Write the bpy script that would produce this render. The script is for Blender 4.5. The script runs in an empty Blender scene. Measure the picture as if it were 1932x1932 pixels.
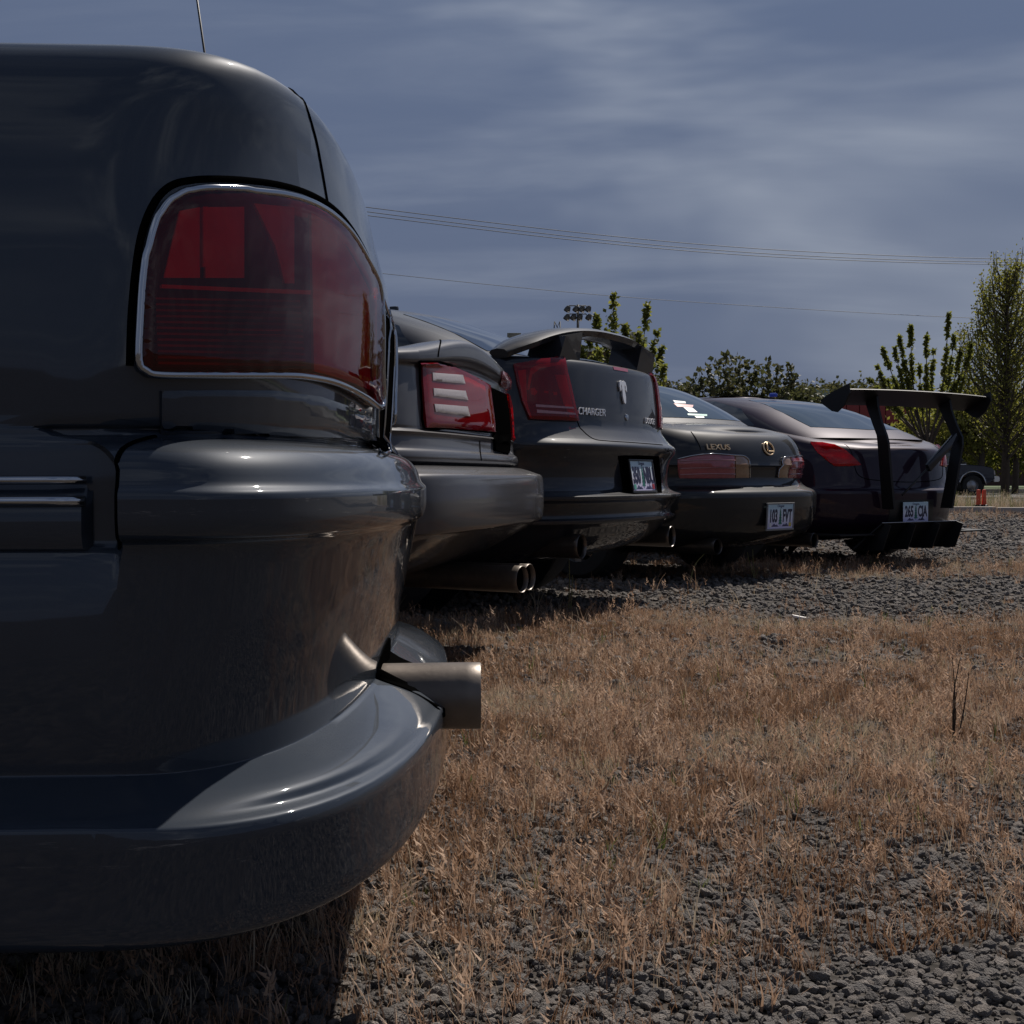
import bpy, bmesh, math, random
from mathutils import Vector, Matrix, noise
from mathutils.bvhtree import BVHTree
from mathutils.geometry import delaunay_2d_cdt

R = math.radians
rnd = random.Random(7)

# ------------------------------------------------------------------ camera
FPX, CAM_H, HORIZON, HALF = 2600.0, 0.70, 900.0, 966.0      # photograph measured on a 1932 px grid
PITCH = math.atan((HALF - HORIZON) / FPX)
scene = bpy.context.scene
cam_data = bpy.data.cameras.new('camera')
cam_data.sensor_width = 36.0
cam_data.lens = 36.0 * FPX / 1932.0
cam_data.clip_start, cam_data.clip_end = 0.05, 5000.0
cam = bpy.data.objects.new('camera', cam_data)
scene.collection.objects.link(cam)
cam.location = (0, 0, CAM_H)
cam.rotation_euler = (math.pi / 2 - PITCH, 0, 0)
scene.camera = cam

# ------------------------------------------------------------------ world, sun, exposure
SUN_DIR = Vector((0.36, 0.53, 0.80)).normalized()
SUN_EL = math.asin(SUN_DIR.z)
SUN_AZ = math.atan2(SUN_DIR.x, SUN_DIR.y)
world = bpy.data.worlds.new('World')
scene.world = world
world.use_nodes = True
wn, wl = world.node_tree.nodes, world.node_tree.links
wn.clear()
w_out = wn.new('ShaderNodeOutputWorld')
w_bg = wn.new('ShaderNodeBackground'); w_bg.inputs['Strength'].default_value = 0.05
w_sky = wn.new('ShaderNodeTexSky'); w_sky.sky_type = 'NISHITA'; w_sky.sun_disc = False
w_sky.sun_elevation = SUN_EL; w_sky.sun_rotation = SUN_AZ
w_sky.air_density = 1.0; w_sky.dust_density = 0.1; w_sky.ozone_density = 2.0
# thin cirrus over the whole dome: noise stretched on a plane high above the ground
w_tc = wn.new('ShaderNodeTexCoord')
w_sep = wn.new('ShaderNodeSeparateXYZ'); wl.new(w_tc.outputs['Generated'], w_sep.inputs[0])
w_zc = wn.new('ShaderNodeMath'); w_zc.operation = 'MAXIMUM'; w_zc.inputs[1].default_value = 0.0
wl.new(w_sep.outputs['Z'], w_zc.inputs[0])
w_za = wn.new('ShaderNodeMath'); w_za.operation = 'ADD'; w_za.inputs[1].default_value = 0.16
wl.new(w_zc.outputs[0], w_za.inputs[0])
w_comb = wn.new('ShaderNodeCombineXYZ')
for ax in ('X', 'Y'):
    dv = wn.new('ShaderNodeMath'); dv.operation = 'DIVIDE'
    wl.new(w_sep.outputs[ax], dv.inputs[0]); wl.new(w_za.outputs[0], dv.inputs[1])
    wl.new(dv.outputs[0], w_comb.inputs[ax])
def cirrus(rot, scale, loc, sc, detail, dist, lo, hi, plane=True):
    mp = wn.new('ShaderNodeMapping'); wl.new(w_comb.outputs[0] if plane else w_tc.outputs['Generated'], mp.inputs['Vector'])
    mp.inputs['Rotation'].default_value = (0, 0, rot) if plane else (0, rot, 0); mp.inputs['Scale'].default_value = scale
    mp.inputs['Location'].default_value = loc
    nz = wn.new('ShaderNodeTexNoise'); wl.new(mp.outputs[0], nz.inputs['Vector'])
    nz.inputs['Scale'].default_value = sc; nz.inputs['Detail'].default_value = detail
    nz.inputs['Roughness'].default_value = 0.55; nz.inputs['Distortion'].default_value = dist
    mr = wn.new('ShaderNodeMapRange'); mr.interpolation_type = 'SMOOTHSTEP'
    mr.inputs['From Min'].default_value = lo; mr.inputs['From Max'].default_value = hi
    wl.new(nz.outputs['Fac'], mr.inputs['Value'])
    return mr.outputs[0]
c1 = cirrus(R(30), (1.0, 1.0, 2.9), (2.0, 0.93, 0.57), 1.35, 5, 0.5, 0.50, 0.80, False)
c2 = cirrus(R(15), (0.5, 1.6, 1), (3.1, 1.7, 0), 1.9, 7, 0.3, 0.42, 0.85)
w_m2 = wn.new('ShaderNodeMath'); w_m2.operation = 'MULTIPLY'; w_m2.inputs[1].default_value = 0.22
wl.new(c2, w_m2.inputs[0])
w_add = wn.new('ShaderNodeMath'); w_add.operation = 'ADD'; w_add.use_clamp = True
wl.new(c1, w_add.inputs[0]); wl.new(w_m2.outputs[0], w_add.inputs[1])
w_f = wn.new('ShaderNodeMath'); w_f.operation = 'MULTIPLY'; w_f.inputs[1].default_value = 0.68
wl.new(w_add.outputs[0], w_f.inputs[0])
# a milky high veil, thicker towards the horizon, then the streaks
w_vf = wn.new('ShaderNodeMapRange'); w_vf.interpolation_type = 'SMOOTHSTEP'
w_vf.inputs['From Min'].default_value = 0.0; w_vf.inputs['From Max'].default_value = 0.75
w_vf.inputs['To Min'].default_value = 0.94; w_vf.inputs['To Max'].default_value = 0.45
wl.new(w_zc.outputs[0], w_vf.inputs['Value'])
w_veil = wn.new('ShaderNodeMix'); w_veil.data_type = 'RGBA'
wl.new(w_vf.outputs[0], w_veil.inputs['Factor'])
wl.new(w_sky.outputs[0], w_veil.inputs[6])
w_veil.inputs[7].default_value = (2.0, 2.45, 3.95, 1)
w_mix = wn.new('ShaderNodeMix'); w_mix.data_type = 'RGBA'
wl.new(w_f.outputs[0], w_mix.inputs['Factor'])
wl.new(w_veil.outputs[2], w_mix.inputs[6])
w_mix.inputs[7].default_value = (11.0, 11.8, 13.0, 1)
wl.new(w_mix.outputs[2], w_bg.inputs['Color'])
wl.new(w_bg.outputs[0], w_out.inputs['Surface'])

sun_data = bpy.data.lights.new('sun', 'SUN')
sun_data.energy = 5.0; sun_data.angle = R(0.53); sun_data.color = (1.0, 0.93, 0.85)
sun = bpy.data.objects.new('sun', sun_data)
scene.collection.objects.link(sun)
sun.location = (0, 0, 60)
sun.rotation_euler = SUN_DIR.to_track_quat('Z', 'Y').to_euler()

vs = scene.view_settings
vs.view_transform = 'Standard'; vs.look = 'None'; vs.exposure = 0.10; vs.gamma = 1.0
vs.use_curve_mapping = False
scene.cycles.use_denoising = True
scene.cycles.max_bounces = 8
scene.cycles.transparent_max_bounces = 12
scene.cycles.sample_clamp_indirect = 6.0

# ------------------------------------------------------------------ helpers: materials
COL = scene.collection
MATS = {}
def new_mat(name):
    m = bpy.data.materials.new(name); m.use_nodes = True
    nt = m.node_tree; b = nt.nodes['Principled BSDF']
    MATS[name] = m
    return m, nt, b
def pbr(name, col, rough=0.5, metal=0.0, coat=0.0, coat_rough=0.03, spec=0.5, var=0.0, vscale=30.0, bump=0.0, bscale=200.0):
    m, nt, b = new_mat(name)
    b.inputs['Base Color'].default_value = (*col, 1)
    b.inputs['Roughness'].default_value = rough
    b.inputs['Metallic'].default_value = metal
    b.inputs['Coat Weight'].default_value = coat
    b.inputs['Coat Roughness'].default_value = coat_rough
    b.inputs['Specular IOR Level'].default_value = spec
    if var > 0 or bump > 0:
        tc = nt.nodes.new('ShaderNodeTexCoord')
    if var > 0:
        nz = nt.nodes.new('ShaderNodeTexNoise'); nz.inputs['Scale'].default_value = vscale; nz.inputs['Detail'].default_value = 6
        nt.links.new(tc.outputs['Object'], nz.inputs['Vector'])
        mx = nt.nodes.new('ShaderNodeMix'); mx.data_type = 'RGBA'
        nt.links.new(nz.outputs['Fac'], mx.inputs['Factor'])
        mx.inputs[6].default_value = (*[c * (1 - var) for c in col], 1)
        mx.inputs[7].default_value = (*[min(1, c * (1 + var)) for c in col], 1)
        nt.links.new(mx.outputs[2], b.inputs['Base Color'])
    if bump > 0:
        nb = nt.nodes.new('ShaderNodeTexNoise'); nb.inputs['Scale'].default_value = bscale; nb.inputs['Detail'].default_value = 4
        nt.links.new(tc.outputs['Object'], nb.inputs['Vector'])
        bp = nt.nodes.new('ShaderNodeBump'); bp.inputs['Strength'].default_value = bump; bp.inputs['Distance'].default_value = 0.01
        nt.links.new(nb.outputs['Fac'], bp.inputs['Height'])
        nt.links.new(bp.outputs[0], b.inputs['Normal'])
    return m
def paint(name, col, metal=0.35, rough=0.32, dust=0.5, coat_rough=0.025, coat=1.0, scuff=()):
    """clear-coated car paint: flake noise, dust film and fine wavy clear coat"""
    m, nt, b = new_mat(name)
    N, L = nt.nodes, nt.links
    tc = N.new('ShaderNodeTexCoord')
    fl = N.new('ShaderNodeTexNoise'); fl.inputs['Scale'].default_value = 900; fl.inputs['Detail'].default_value = 1
    L.new(tc.outputs['Object'], fl.inputs['Vector'])
    du = N.new('ShaderNodeTexNoise'); du.inputs['Scale'].default_value = 5; du.inputs['Detail'].default_value = 8; du.inputs['Roughness'].default_value = 0.65
    L.new(tc.outputs['Object'], du.inputs['Vector'])
    mx = N.new('ShaderNodeMix'); mx.data_type = 'RGBA'
    L.new(fl.outputs['Fac'], mx.inputs['Factor'])
    mx.inputs[6].default_value = (*[c * 0.8 for c in col], 1); mx.inputs[7].default_value = (*[c * 1.2 for c in col], 1)
    dr = N.new('ShaderNodeMapRange'); dr.inputs['From Min'].default_value = 0.45; dr.inputs['From Max'].default_value = 0.8
    dr.inputs['To Max'].default_value = 0.10 * dust
    L.new(du.outputs['Fac'], dr.inputs['Value'])
    dm = N.new('ShaderNodeMix'); dm.data_type = 'RGBA'
    L.new(dr.outputs[0], dm.inputs['Factor']); L.new(mx.outputs[2], dm.inputs[6]); dm.inputs[7].default_value = (0.22, 0.19, 0.16, 1)
    last = dm.outputs[2]
    for (za, zb) in scuff:
        # scraped streaks along exposed edges
        sp = N.new('ShaderNodeSeparateXYZ'); L.new(tc.outputs['Object'], sp.inputs[0])
        up_ = N.new('ShaderNodeMapRange'); up_.inputs['From Min'].default_value = za; up_.inputs['From Max'].default_value = za + 0.012; L.new(sp.outputs['Z'], up_.inputs['Value'])
        dn_ = N.new('ShaderNodeMapRange'); dn_.inputs['From Min'].default_value = zb; dn_.inputs['From Max'].default_value = zb - 0.012; L.new(sp.outputs['Z'], dn_.inputs['Value'])
        xr = N.new('ShaderNodeMapRange'); xr.inputs['From Min'].default_value = -0.42; xr.inputs['From Max'].default_value = -0.2; L.new(sp.outputs['X'], xr.inputs['Value'])
        mp = N.new('ShaderNodeMapping'); mp.inputs['Scale'].default_value = (5, 5, 55); mp.inputs['Rotation'].default_value = (0, R(6), 0); L.new(tc.outputs['Object'], mp.inputs['Vector'])
        sn = N.new('ShaderNodeTexNoise'); sn.inputs['Scale'].default_value = 2.2; sn.inputs['Detail'].default_value = 9; sn.inputs['Roughness'].default_value = 0.75; L.new(mp.outputs[0], sn.inputs['Vector'])
        th = N.new('ShaderNodeMapRange'); th.inputs['From Min'].default_value = 0.60; th.inputs['From Max'].default_value = 0.68; th.inputs['To Max'].default_value = 0.55; L.new(sn.outputs['Fac'], th.inputs['Value'])
        acc = th.outputs[0]
        for o_ in (up_.outputs[0], dn_.outputs[0], xr.outputs[0]):
            mm = N.new('ShaderNodeMath'); mm.operation = 'MULTIPLY'; L.new(acc, mm.inputs[0]); L.new(o_, mm.inputs[1]); acc = mm.outputs[0]
        sm_ = N.new('ShaderNodeMix'); sm_.data_type = 'RGBA'; L.new(acc, sm_.inputs['Factor']); L.new(last, sm_.inputs[6]); sm_.inputs[7].default_value = (0.30, 0.28, 0.26, 1)
        last = sm_.outputs[2]
    L.new(last, b.inputs['Base Color'])
    b.inputs['Metallic'].default_value = metal; b.inputs['Roughness'].default_value = rough
    b.inputs['Coat Weight'].default_value = coat; b.inputs['Specular IOR Level'].default_value = 0.12
    cr = N.new('ShaderNodeMapRange'); cr.inputs['From Min'].default_value = 0.3; cr.inputs['From Max'].default_value = 0.8
    cr.inputs['To Min'].default_value = coat_rough; cr.inputs['To Max'].default_value = coat_rough + 0.09 * dust
    L.new(du.outputs['Fac'], cr.inputs['Value']); L.new(cr.outputs[0], b.inputs['Coat Roughness'])
    wv = N.new('ShaderNodeTexNoise'); wv.inputs['Scale'].default_value = 7; wv.inputs['Detail'].default_value = 2
    L.new(tc.outputs['Object'], wv.inputs['Vector'])
    bp = N.new('ShaderNodeBump'); bp.inputs['Strength'].default_value = 0.035; bp.inputs['Distance'].default_value = 0.02
    L.new(wv.outputs['Fac'], bp.inputs['Height']); L.new(bp.outputs[0], b.inputs['Coat Normal'])
    return m
def lens(name, col, gloss=0.06, body=0.10):
    """thin coloured plastic: tinted see-through plus surface reflection"""
    m, nt, b = new_mat(name)
    N, L = nt.nodes, nt.links
    N.remove(b)
    out = N['Material Output']
    tr = N.new('ShaderNodeBsdfTransparent'); tr.inputs[0].default_value = (*col, 1)
    df = N.new('ShaderNodeBsdfDiffuse'); df.inputs[0].default_value = (*[c * 0.5 for c in col], 1)
    m0 = N.new('ShaderNodeMixShader'); m0.inputs[0].default_value = body
    L.new(tr.outputs[0], m0.inputs[1]); L.new(df.outputs[0], m0.inputs[2])
    gl = N.new('ShaderNodeBsdfGlossy'); gl.inputs['Roughness'].default_value = gloss * 0.5
    fr = N.new('ShaderNodeFresnel'); fr.inputs['IOR'].default_value = 1.5
    mx = N.new('ShaderNodeMixShader')
    L.new(fr.outputs[0], mx.inputs[0]); L.new(m0.outputs[0], mx.inputs[1]); L.new(gl.outputs[0], mx.inputs[2])
    L.new(mx.outputs[0], out.inputs['Surface'])
    return m

M_PAINT1 = paint('graphite_blue_paint', (0.022, 0.030, 0.043), 0.12, 0.50, 0.4, 0.02, 1.0, ((0.31, 0.375), (0.655, 0.69)))
M_PAINT2 = paint('gunmetal_paint', (0.048, 0.047, 0.052), 0.2, 0.5, 0.8, 0.07, 0.8)
M_PAINT3 = paint('black_navy_paint', (0.014, 0.015, 0.020), 0.0, 0.5, 0.2, 0.02, 0.8)
M_PAINT4 = paint('black_paint', (0.012, 0.012, 0.013), 0.0, 0.5, 0.2, 0.02, 0.7)
M_PAINT5 = paint('midnight_purple_paint', (0.017, 0.007, 0.018), 0.2, 0.45, 0.2, 0.02, 0.65)
M_PAINT6 = paint('pickup_navy_paint', (0.008, 0.013, 0.034), 0.0, 0.5, 0.15, 0.02, 0.7)
M_CHROME = pbr('chrome', (0.45, 0.46, 0.48), 0.10, 1.0)
M_GOLD = pbr('gold_badge', (0.78, 0.58, 0.36), 0.3, 0.5)
M_BADGE = pbr('silver_badge', (0.78, 0.78, 0.80), 0.25, 0.35)
M_BLACK = pbr('black_trim', (0.012, 0.012, 0.012), 0.45, var=0.3)
M_GAP = pbr('panel_gap', (0.002, 0.002, 0.002), 1.0, spec=0.0)
M_GLASS = pbr('tinted_window_glass', (0.006, 0.008, 0.010), 0.04, 0, 1.0, 0.02)
M_GLASS_BLUE = pbr('pale_window_glass', (0.03, 0.045, 0.05), 0.05, 0, 1.0, 0.03)
M_RUBBER = pbr('tyre_rubber', (0.018, 0.018, 0.018), 0.8, var=0.4, vscale=40, bump=0.4, bscale=60)
M_RIM = pbr('alloy_rim', (0.35, 0.35, 0.36), 0.3, 0.9)
M_PIPE = pbr('weathered_exhaust_steel', (0.15, 0.125, 0.105), 0.42, 0.55, var=0.45, vscale=22, bump=0.03, bscale=120)
M_PIPE_CHROME = pbr('polished_exhaust_steel', (0.12, 0.105, 0.095), 0.3, 0.8, var=0.3)
M_SOOT = pbr('soot', (0.004, 0.004, 0.004), 0.95, spec=0.1)
M_CARBON = pbr('matte_black_panel', (0.010, 0.010, 0.011), 0.5, 0, 0.0, 0.15, 0.3, var=0.3, vscale=60)
M_RED_LENS = lens('red_lamp_lens', (0.88, 0.022, 0.045), 0.05, 0.05)
M_AMBER_DK = pbr('dark_amber_reflector', (0.30, 0.16, 0.05), 0.3, 0.3, 0.4, 0.05, var=0.5, vscale=25)
M_RED_LENS2 = lens('bright_red_lamp_lens', (0.90, 0.02, 0.035), 0.06, 0.30)
M_RED_IN = pbr('red_reflector', (0.85, 0.16, 0.17), 0.35, 0.1, 0.3, 0.05, var=0.4, vscale=18)
M_REDHOT = pbr('bright_red_reflector', (0.95, 0.30, 0.28), 0.35, 0.0, 0.4, 0.05, var=0.4, vscale=30)
M_WHITE_IN = pbr('silver_reflector', (0.46, 0.40, 0.38), 0.3, 0.2, 0.5, 0.06, var=0.35, vscale=140)
M_AMBER_IN = pbr('amber_reflector', (0.55, 0.22, 0.03), 0.25, 0.2)
M_HOUSING = pbr('lamp_housing', (0.015, 0.010, 0.010), 0.5)
M_AMBER = pbr('amber_lens', (0.30, 0.17, 0.09), 0.15, 0.0, 1.0, 0.04, var=0.3, vscale=60)
M_WINE = pbr('wine_red_lens', (0.30, 0.055, 0.065), 0.18, 0.0, 1.0, 0.04, var=0.35, vscale=25)
M_ROSE = pbr('rose_lens', (0.36, 0.15, 0.16), 0.18, 0.0, 1.0, 0.04, var=0.3, vscale=60)
M_BLUE = pbr('blue_plastic', (0.02, 0.08, 0.6), 0.3, 0, 0.5)

# ------------------------------------------------------------------ helpers: objects
def link(o, parent=None):
    COL.objects.link(o)
    if parent is not None: o.parent = parent
    return o
def mesh_obj(name, verts, faces, mat, parent=None, smooth=True, sharp_deg=None):
    me = bpy.data.meshes.new(name)
    me.from_pydata([tuple(v) for v in verts], [], [tuple(f) for f in faces])
    if mat: me.materials.append(mat)
    if smooth: me.polygons.foreach_set('use_smooth', [True] * len(me.polygons))
    me.update()
    if sharp_deg is not None:
        me.set_sharp_from_angle(angle=R(sharp_deg))
    return link(bpy.data.objects.new(name, me), parent)
def bm_obj(name, bm, mat, parent=None, smooth=True, sharp_deg=40):
    me = bpy.data.meshes.new(name)
    bm.normal_update(); bm.to_mesh(me); bm.free()
    if mat: me.materials.append(mat)
    if smooth:
        me.polygons.foreach_set('use_smooth', [True] * len(me.polygons))
        me.set_sharp_from_angle(angle=R(sharp_deg))
    return link(bpy.data.objects.new(name, me), parent)
def tag(o, label, cat=None, group=None, kind=None):
    if label: o['label'] = label
    if cat: o['category'] = cat
    if group: o['group'] = group
    if kind: o['kind'] = kind
    return o
def empty(name, loc, rz=0.0, label=None, cat=None, group=None):
    o = bpy.data.objects.new(name, None); o.empty_display_size = 0.3
    link(o); o.location = loc; o.rotation_euler = (0, 0, rz)
    return tag(o, label, cat, group)
def bm_box(bm, c, s, rot=None, bevel=0.0):
    m = Matrix.Translation(c) @ (rot.to_4x4() if rot is not None else Matrix.Identity(4)) @ Matrix.Diagonal((s[0], s[1], s[2], 1))
    g = bmesh.ops.create_cube(bm, size=1.0, matrix=m)
    if bevel > 0:
        es = list({e for v in g['verts'] for e in v.link_edges})
        bmesh.ops.bevel(bm, geom=es, offset=bevel, segments=2, affect='EDGES', profile=0.6)
def box(name, c, s, mat, parent=None, rot=None, bevel=0.004):
    bm = bmesh.new(); bm_box(bm, c, s, rot, bevel)
    return bm_obj(name, bm, mat, parent)
def tube_geo(pts, rad, seg=8, closed=False, flat=None):
    """sweep a ring along pts; rad number or list; returns verts, faces"""
    pts = [Vector(p) for p in pts]; n = len(pts)
    rads = rad if isinstance(rad, (list, tuple)) else [rad] * n
    vs_, fs = [], []
    up = None
    for i, p in enumerate(pts):
        a = pts[(i - 1) % n] if (closed or i > 0) else p
        b = pts[(i + 1) % n] if (closed or i < n - 1) else p
        t = (b - a)
        t = t.normalized() if t.length > 1e-9 else Vector((0, 0, 1))
        if up is None:
            up = t.orthogonal().normalized()
        up = (up - t * up.dot(t))
        up = up.normalized() if up.length > 1e-6 else t.orthogonal().normalized()
        sd = t.cross(up)
        for k in range(seg):
            th = 2 * math.pi * k / seg
            vs_.append(p + (up * math.cos(th) + sd * math.sin(th)) * rads[i])
    m = n if closed else n - 1
    for i in range(m):
        for k in range(seg):
            a = i * seg + k; b = i * seg + (k + 1) % seg
            c = ((i + 1) % n) * seg + (k + 1) % seg; d = ((i + 1) % n) * seg + k
            fs.append((a, b, c, d))
    if not closed:
        fs.append(tuple(reversed(range(seg)))); fs.append(tuple(range((n - 1) * seg, n * seg)))
    return vs_, fs
def tube(name, pts, rad, mat, parent=None, seg=8, closed=False):
    v, f = tube_geo(pts, rad, seg, closed)
    return mesh_obj(name, v, f, mat, parent)
def lathe_geo(profile, axis='X', seg=32, centre=(0, 0, 0)):
    """profile: (along, radius) list"""
    vs_, fs = [], []
    c = Vector(centre); n = len(profile)
    for (l, r) in profile:
        for k in range(seg):
            th = 2 * math.pi * k / seg
            q = {'X': (l, r * math.cos(th), r * math.sin(th)), 'Y': (r * math.cos(th), l, r * math.sin(th)), 'Z': (r * math.cos(th), r * math.sin(th), l)}[axis]
            vs_.append(c + Vector(q))
    for i in range(n - 1):
        for k in range(seg):
            a = i * seg + k; b = i * seg + (k + 1) % seg
            fs.append((a, b, b + seg, a + seg))
    return vs_, fs
def lathe(name, profile, mat, parent=None, axis='X', seg=32, centre=(0, 0, 0), sharp=45):
    v, f = lathe_geo(profile, axis, seg, centre)
    return mesh_obj(name, v, f, mat, parent, True, sharp)
def smooth_path(pts, sub=6, closed=False):
    pts = [Vector(p) for p in pts]; n = len(pts); out = []
    rng = range(n) if closed else range(n - 1)
    for i in rng:
        p0 = pts[(i - 1) % n] if (closed or i > 0) else pts[0]
        p1 = pts[i]; p2 = pts[(i + 1) % n]
        p3 = pts[(i + 2) % n] if (closed or i + 2 < n) else pts[-1]
        for s in range(sub):
            t = s / sub
            out.append(0.5 * ((2 * p1) + (p2 - p0) * t + (2 * p0 - 5 * p1 + 4 * p2 - p3) * t * t + (3 * p1 - p0 - 3 * p2 + p3) * t ** 3))
    if not closed: out.append(pts[-1])
    return out
def straight_path(pts, step, closed=True):
    pts = [Vector(p) for p in pts]; n = len(pts); out = []
    for i in range(n if closed else n - 1):
        a, b = pts[i], pts[(i + 1) % n]
        k = max(1, int((b - a).length / step))
        out += [a.lerp(b, j / k) for j in range(k)]
    if not closed: out.append(pts[-1])
    return out
def px_ray(px, py):
    """photograph position -> direction from the camera"""
    u, v = (px - HALF) / FPX, -(py - HALF) / FPX
    c, s = math.cos(PITCH), math.sin(PITCH)
    return Vector((u, c + v * s, -s + v * c))
def at_depth(px, py, Y):
    d = px_ray(px, py); return Vector((0, 0, CAM_H)) + d * (Y / d.y)
def on_ground(px, py, z=0.0):
    d = px_ray(px, py); return Vector((0, 0, CAM_H)) + d * ((z - CAM_H) / d.z)

# ------------------------------------------------------------------ helpers: car bodies
def pchip(vals, sub):
    n = len(vals); d = [vals[i + 1] - vals[i] for i in range(n - 1)]
    m = [d[0]] + [0.0] * (n - 2) + [d[-1]]
    for i in range(1, n - 1):
        m[i] = 0.0 if d[i - 1] * d[i] <= 0 else 2 * d[i - 1] * d[i] / (d[i - 1] + d[i])
    out = []
    for i in range(n - 1):
        for s in range(sub):
            t = s / sub; t2, t3 = t * t, t ** 3
            out.append((2 * t3 - 3 * t2 + 1) * vals[i] + (t3 - 2 * t2 + t) * m[i] + (-2 * t3 + 3 * t2) * vals[i + 1] + (t3 - t2) * m[i + 1])
    out.append(vals[-1])
    return out
KEYS = ('z', 'zf', 'A', 'W', 'Wf', 'D', 'n', 'B', 'F', 'Df', 'nf', 'k')
def shell(rows, defaults, sh=None, sub=3, nflank=70, xb=None, crown=0.03, floor=True, NR=12, wheels=()):
    """Lofted closed body, local x rearward, y to the car's right, z up.
    Every row is a plan outline (superellipse rear, straight flank, superellipse front) at a height.
    Returns verts, faces."""
    full = []
    for r in rows:
        q = dict(defaults); q.update(r)
        q.setdefault('zf', q['z']); q.setdefault('Wf', q['W']); q.setdefault('k', 0.0)
        full.append(q)
    dense = {k: pchip([q[k] for q in full], sub) for k in KEYS}
    nrow = len(dense['z'])
    sm = lambda t: t * t * (3 - 2 * t)
    grid = []
    for j in range(nrow):
        g = {k: dense[k][j] for k in KEYS}
        pts = []
        def sup(D, n, A, B, W, sign):
            out = []
            cy = 0.5 ** (1 / n)
            for i in range(NR):
                y = W * cy * i / NR
                out.append((D * (1 - (y / W) ** n) ** (1 / n), y))
            for i in range(NR + 1):
                xx = D * cy * (1 - i / NR)
                out.append((xx, W * (1 - (xx / D) ** n) ** (1 / n)))
            return [(A + sign * (xx - D - B * (y / W) ** 2), y) for xx, y in out]
        rear = sup(g['D'], g['n'], g['A'], g['B'], g['W'], 1)
        front = sup(g['Df'], g['nf'], g['F'], 0.06, g['Wf'], -1)
        x0, x1 = rear[-1][0], front[-1][0]
        flank = []
        if xb is None:
            for i in range(1, nflank):
                t = i / nflank
                flank.append((x0 + (x1 - x0) * t, g['W'] + (g['Wf'] - g['W']) * sm(min(1, t * 3))))
        else:
            # the bumper cover ends with a step at xb
            xs = min(xb, x0 - 0.03); ic = 5
            for i in range(ic): flank.append((x0 + (xs + 0.006 - x0) * (i + 1) / ic, g['W']))
            for i in range(nflank - 1 - ic): flank.append((xs - 0.006 + (x1 - xs + 0.006) * i / (nflank - 1 - ic), g['Wf']))
        cols = rear + flank + list(reversed(front))
        for (x, y) in cols:
            t = sm(min(1.0, y / max(g['W'], 1e-6)))
            z = g['z'] + (g['zf'] - g['z']) * t
            if sh and g['k']: z += g['k'] * sh(x)
            pts.append((x, y, z))
        grid.append(pts)
    nc = len(grid[0])
    V, F = [], []
    idx = {}
    for j in range(nrow):
        for i in range(nc):
            x, y, z = grid[j][i]
            idx[(j, i, -1)] = len(V); V.append(Vector((x, -y, z)))
            if i in (0, nc - 1): idx[(j, i, 1)] = idx[(j, i, -1)]
            else: idx[(j, i, 1)] = len(V); V.append(Vector((x, y, z)))
    for j in range(nrow - 1):
        for i in range(nc - 1):
            a, b, c, d = (j, i), (j, i + 1), (j + 1, i + 1), (j + 1, i)
            F.append([idx[(*q, -1)] for q in (d, c, b, a)])
            F.append([idx[(*q, 1)] for q in (a, b, c, d)])
    def cap(j, crown_h, flip):
        M = 10
        prev = None
        for i in range(nc):
            x, y, z = grid[j][i]
            row = []
            for m in range(M + 1):
                if m == 0: row.append(idx[(j, i, -1)])
                elif m == M: row.append(idx[(j, i, 1)])
                elif i in (0, nc - 1): row.append(idx[(j, i, -1)])
                else:
                    u = 2 * m / M - 1
                    row.append(len(V)); V.append(Vector((x, y * u, z + crown_h * (1 - u * u) * min(1, y / 0.5))))
            if prev:
                for m in range(M):
                    f = [prev[m], prev[m + 1], row[m + 1], row[m]]
                    f2 = []
                    for q in f:
                        if q not in f2: f2.append(q)
                    if len(f2) >= 3: F.append(f2 if flip else f2[::-1])
            prev = row
    cap(nrow - 1, crown, True)
    if floor: cap(0, 0.0, False)
    # wheel openings
    if wheels:
        keep = []
        holes = set()
        for f in F:
            c = sum((V[q] for q in f), Vector()) / len(f)
            hit = None
            for (xw, zw, rw) in wheels:
                if math.hypot(c.x - xw, c.z - zw) < rw and abs(c.y) > 0.55: hit = (xw, zw, rw)
            if hit: holes.update((q, hit) for q in f)
            else: keep.append(f)
        used = {q for f in keep for q in f}
        for q, (xw, zw, rw) in holes:
            if q in used and abs(V[q].y) > 0.5:
                d = Vector((V[q].x - xw, 0, V[q].z - zw))
                if d.length > 1e-4:
                    d *= rw / d.length
                    V[q].x = xw + d.x; V[q].z = zw + d.z
        F = keep
    return V, F
def compact(V, F):
    used = sorted({q for f in F for q in f}); mp = {q: i for i, q in enumerate(used)}
    return [V[q] for q in used], [[mp[q] for q in f] for f in F]

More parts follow.
